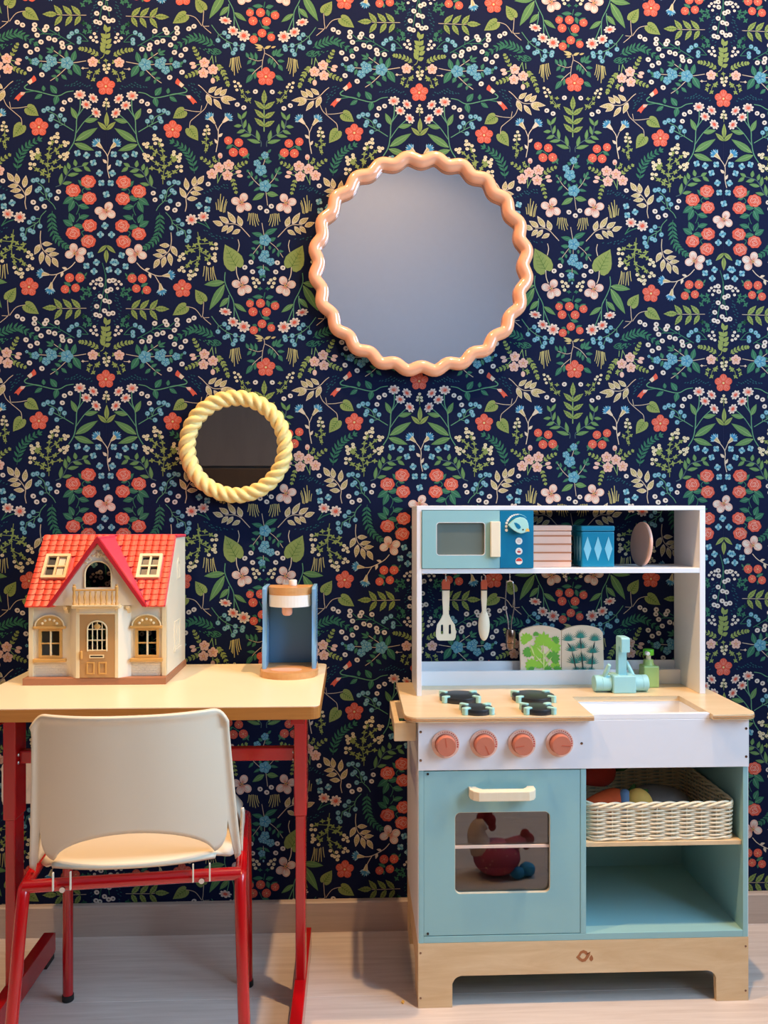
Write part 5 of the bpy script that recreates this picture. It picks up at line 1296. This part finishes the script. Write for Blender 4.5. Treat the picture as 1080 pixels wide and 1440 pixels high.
add_lathe(bm, [(.0030, zb_-.0110), (.0066, zb_-.0080), (.0078, zb_-.0010), (.0080, zb_+.0010), (.0074, zb_+.0015), (.0082, zb_+.0030), (.0086, zb_+.0180), (.0070, zb_+.0235), (.0030, zb_+.0255)], 28, (.2690, -.060, 0)); put('cup', bm, 'brown_steel', wk, smooth=True)

# recipe board with painted herbs
bk = thing('recipe_board', 'wooden open-book board painted with parsley and dill', 'book', (.3655, -.021, WT1))
BX0, BX1, BXM = .2920, .4392, .3660
def page(x0, x1, tilt):
    top = [(x0+(x1-x0)*i/14, .5245+.0090*math.sin(PI*i/14)**.8-(.004 if (tilt < 0 and i == 0) or (tilt > 0 and i == 14) else 0)) for i in range(15)]
    return [(x0+(.003 if tilt < 0 else 0), WT1+.0005), (x1-(.003*0 if tilt < 0 else -.003), WT1+.0005)]+top[::-1]
for x0, x1, tl_ in ((BX0, BXM-.0003, -1), (BXM+.0003, BX1, 1)):
    prism('page', page(x0, x1, tl_), 'Y', -.0240, -.0180, 'board_beige', bk, bev=.0005)
def hb(x, y): return (BX0+(x-78)/898*(BX1-BX0), .5330-(y-78)*.000164)
HY = -.0243
LP_ = [0]
def leafpoly(bm, bx, by, tx, ty, w):
    LP_[0] += 1; yy = HY-(LP_[0] % 40)*6e-6
    P = [hb(*p) for p in leafpts(bx, by, tx, ty, w)]; v = [bm.verts.new((a, yy, b)) for a, b in P]; bm.faces.new(v)
bl, bmid, bp_ = BM(), BM(), BM()
rr = random.Random(11)
def pars(bm, x, y, ang, s):
    for k in range(-3, 4):
        a = ang+k*.42; l = s*(1-.10*abs(k)); leafpoly(bm, x, y, x+l*math.cos(a), y+l*math.sin(a), s*.34)
        for d in (-.35, .35): leafpoly(bm, x+l*.45*math.cos(a), y+l*.45*math.sin(a), x+l*.85*math.cos(a+d), y+l*.85*math.sin(a+d), s*.2)
for q in ((170, 240, -2.2, 110), (330, 280, -1.5, 150), (420, 330, -.8, 130), (270, 360, -2.3, 110), (300, 420, -1.9, 100), (230, 520, -2.2, 120), (320, 520, -1.6, 110), (450, 530, -.9, 90)): pars(bl, *q)
for q in ((190, 350, 2.9, 90), (450, 240, -.7, 70), (255, 180, -1.6, 50), (420, 440, -.9, 120), (220, 550, -2.6, 60), (470, 560, -.6, 80), (380, 560, -1.2, 70)): pars(bmid, *q)
for a, b in (((340, 570), (335, 250)), ((345, 500), (240, 380)), ((345, 520), (430, 400)), ((340, 420), (430, 300)), ((335, 380), (260, 300)), ((240, 400), (190, 260))): leafpoly(bp_, a[0], a[1], b[0], b[1], 16)
put('parsley_print', bl, 'leaf_print_light', bk)
for b_, nm, dy in ((bmid, 'leaf_print_mid', -.0003), (bp_, 'leaf_print_pale', -.0006)):
    b_.transform(Matrix.Translation((0, dy, 0))); put('parsley_print', b_, nm, bk)
dd, ds = BM(), BM()
for st in (((690, 560), (640, 330), (590, 250)), ((765, 560), (740, 330), (735, 190)), ((855, 555), (870, 330), (890, 240))):
    for p, q in zip(st, st[1:]): leafpoly(ds, p[0], p[1], q[0], q[1], 14)
for x, y, s in ((605, 240, 85), (735, 210, 85), (890, 240, 80), (640, 350, 80), (740, 320, 85), (870, 370, 80), (670, 480, 95), (755, 455, 85), (855, 490, 85), (690, 570, 60), (765, 575, 70), (850, 575, 60)):
    for k in range(-5, 6):
        a = -PI/2+k*.27; leafpoly(dd, x, y, x+s*math.cos(a)*1.0, y+s*math.sin(a)*1.15, 10)
put('dill_print', dd, 'dill_print', bk); ds.transform(Matrix.Translation((0, -.0003, 0))); put('dill_print', ds, 'dill_stem', bk)

# wicker basket
bs = thing('wicker_basket', 'low rectangular cream wicker basket on the kitchen shelf', 'basket', (.465, -.13, .2386))
bx0, bx1, by0, by1, bz0, bz1 = .3530, .5755, -.2270, -.0300, .2400, .2955
def loop_xy(t, x0, x1, y0, y1, r):
    """perimeter of a rounded rectangle, t in metres from the middle of the front side"""
    pts = rrect(x0, x1, y0, y1, r, 6); return pts
per_pts = rrect(bx0, bx1, by0, by1, .014, 6)
def resample(pts, n):
    P = [Vector((a, b, 0)) for a, b in pts]; P.append(P[0]); L_ = [0]
    for a, b in zip(P, P[1:]): L_.append(L_[-1]+(b-a).length)
    out = []; k = 0
    for i in range(n):
        d = L_[-1]*i/n
        while L_[k+1] < d: k += 1
        f = (d-L_[k])/(L_[k+1]-L_[k]); p = P[k].lerp(P[k+1], f); t_ = (P[k+1]-P[k]).normalized(); out.append((p, Vector((t_.y, -t_.x, 0)), d))
    return out, L_[-1]
NST = 36
smp, PERL = resample(per_pts, NST*8)
rows_ = 15
for r_ in range(rows_):
    z = bz0+.0028+.0031*r_
    flare = .0015*(r_/rows_)
    pts = []
    for i, (p, nrm, d) in enumerate(smp):
        ph = PI*i/8+(PI if r_ % 2 else 0)
        pts.append((p.x+nrm.x*(.0020*math.cos(ph)+flare), p.y+nrm.y*(.0020*math.cos(ph)+flare), z+.0003*math.sin(ph)))
    put('weave_strand', add_tube(BM(), pts, .00165, 6, True), 'wicker', bs, smooth='all')
for k in range(NST):
    p, nrm, d = smp[k*8]
    put('stake', add_tube(BM(), [(p.x, p.y, bz0), (p.x+nrm.x*.001, p.y+nrm.y*.001, bz1-.003)], .0013, 6), 'wicker', bs, smooth='all')
for ph0 in (0, 2*PI/3, 4*PI/3):
    pts = [(p.x+nrm.x*(.0018+.0024*math.cos(ph0+PI*i/11.07)), p.y+nrm.y*(.0018+.0024*math.cos(ph0+PI*i/11.07)), bz1-.0035+.0032*math.sin(ph0+PI*i/11.07)) for i, (p, nrm, d) in enumerate(smp)]
    put('rim_braid', add_tube(BM(), pts, .0021, 6, True), 'wicker', bs, smooth='all')
for ph0 in (0, PI):
    pts = [(p.x+nrm.x*(.0006+.0014*math.cos(ph0+PI*i/12)), p.y+nrm.y*(.0006+.0014*math.cos(ph0+PI*i/12)), bz0+.0012+.0010*math.sin(ph0+PI*i/12)) for i, (p, nrm, d) in enumerate(smp)]
    put('base_braid', add_tube(BM(), pts, .0016, 6, True), 'wicker', bs, smooth='all')
prism('basket_floor', rrect(bx0+.002, bx1-.002, by0+.002, by1-.002, .012, 5), 'Z', bz0-.0010, bz0+.0012, 'wicker', bs, bev=0)
# soft vegetables in the basket
def carrot(label, c, ang, L_, r, m):
    t_ = thing('plush_carrot', label, 'plush toy', c, group='soft vegetables in the wicker basket')
    d = Vector((math.cos(ang), math.sin(ang), .05)); c = Vector(c)
    pts = [c+d*(L_*(i/9-.5)) for i in range(10)]; rs = [r*q for q in (.25, .5, .66, .8, .9, 1., 1.05, 1.0, .8, .35)]
    put('root', add_tube(BM(), pts, rs, 14), m, t_, smooth='all')
    for k in range(4):
        a = ang+(k-1.5)*.5; e = pts[-1]+Vector((math.cos(a)*.03, math.sin(a)*.03, .012+.004*(k % 2)))
        put('leaf', add_tube(BM(), [pts[-1]-d*.002, (pts[-1]+e)/2, e], [.003, .0065, .002], 8), 'toy_green', t_, smooth='all')
carrot('red-orange plush carrot lying uppermost in the left of the basket', (.395, -.120, .3050), .35, .075, .0215, 'toy_red')
carrot('bright orange plush carrot lying lower in the left of the basket', (.398, -.172, .2750), .2, .080, .0205, 'toy_orange')
lm = thing('plush_lemon', 'yellow plush lemon with a blue end in the wicker basket', 'plush toy', (.450, -.180, .2412), group='soft vegetables in the wicker basket')
bm = BM(); add_blob(bm, (.446, -.182, .2720), (.024, .020, .0290), 18, 12); put('fruit', bm, 'toy_yellow', lm, smooth='all')
bm = BM(); add_blob(bm, (.4270, -.176, .2700), (.0165, .019, .0280), 18, 12); put('cap', bm, 'toy_blue', lm, smooth='all')
gs = thing('plush_cushion', 'flat grey plush toy at the back of the wicker basket', 'plush toy', (.505, -.11, .2412), group='soft vegetables in the wicker basket')
bm = BM(); add_blob(bm, (.505, -.110, .2600), (.048, .045, .0185), 20, 12); put('pad', bm, 'toy_grey', gs, smooth='all')

# ------------------------------------------------------------------ plush hen on the floor in front of the kitchen (seen in the oven glass)
hen = thing('plush_hen', 'dotted pink plush hen on the floor, mirrored in the oven glass', 'plush toy', (.290, -.660, 0))
bm = BM(); add_blob(bm, (.292, -.660, .036), (.048, .038, .036), 24, 14)
put('body', bm, 'hen_pink', hen, smooth='all')
bm = BM(); add_tube(bm, smooth_path([(.262, -.660, .050), (.252, -.660, .080), (.256, -.660, .098), (.268, -.660, .106)], 4), [.024, .023, .022, .021, .020, .019, .018, .017, .016, .015, .0145, .014, .013], 14); put('neck', bm, 'hen_cream', hen, smooth='all')
for k, (x, z, r) in enumerate(((.262, .116, .011), (.272, .122, .012), (.280, .110, .011), (.283, .097, .008))):
    bm = BM(); add_blob(bm, (x, -.660, z), (r, .007, r*1.15), 12, 8); put('comb', bm, 'hen_red', hen, smooth='all')
bm = BM(); add_tube(bm, [(.318, -.660, .055), (.335, -.660, .066), (.350, -.660, .072)], [.018, .012, .009], 12); put('tail', bm, 'hen_pink', hen, smooth='all')
for x, z, r in ((.350, .080, .010), (.358, .070, .011), (.352, .060, .009)):
    bm = BM(); add_blob(bm, (x, -.660, z), (r, .008, r*1.2), 12, 8); put('tail_feather', bm, 'hen_red', hen, smooth='all')
for x, y, r in ((.330, -.640, .012), (.352, -.650, .014)):
    bm = BM(); add_blob(bm, (x, y, r*1.02), (r*1.2, r, r), 12, 8); put('foot', bm, 'hen_blue', hen, smooth='all')
bm = BM()
rr = random.Random(5)
for k in range(46):
    a, b = rr.random()*2*PI, math.acos(rr.random()*1.6-.8)
    add_blob(bm, (.292+.0480*math.sin(b)*math.cos(a), -.660+.0380*math.sin(b)*math.sin(a), .036+.0360*math.cos(b)), .0018, 6, 4)
put('dots', bm, 'hen_cream', hen, smooth='all')

cr_ = thing('paper_scrap', 'tiny yellow scrap on the floor beside the left kitchen foot', 'scrap', (.076, -.222, 0))
bm = BM(); add_prism(bm, [(.0735, -.224), (.0765, -.2265), (.0785, -.222), (.0772, -.2185), (.0745, -.2195)], 'Z', 0, .0022, bev=.0005); put('scrap', bm, 'toy_yellow', cr_)
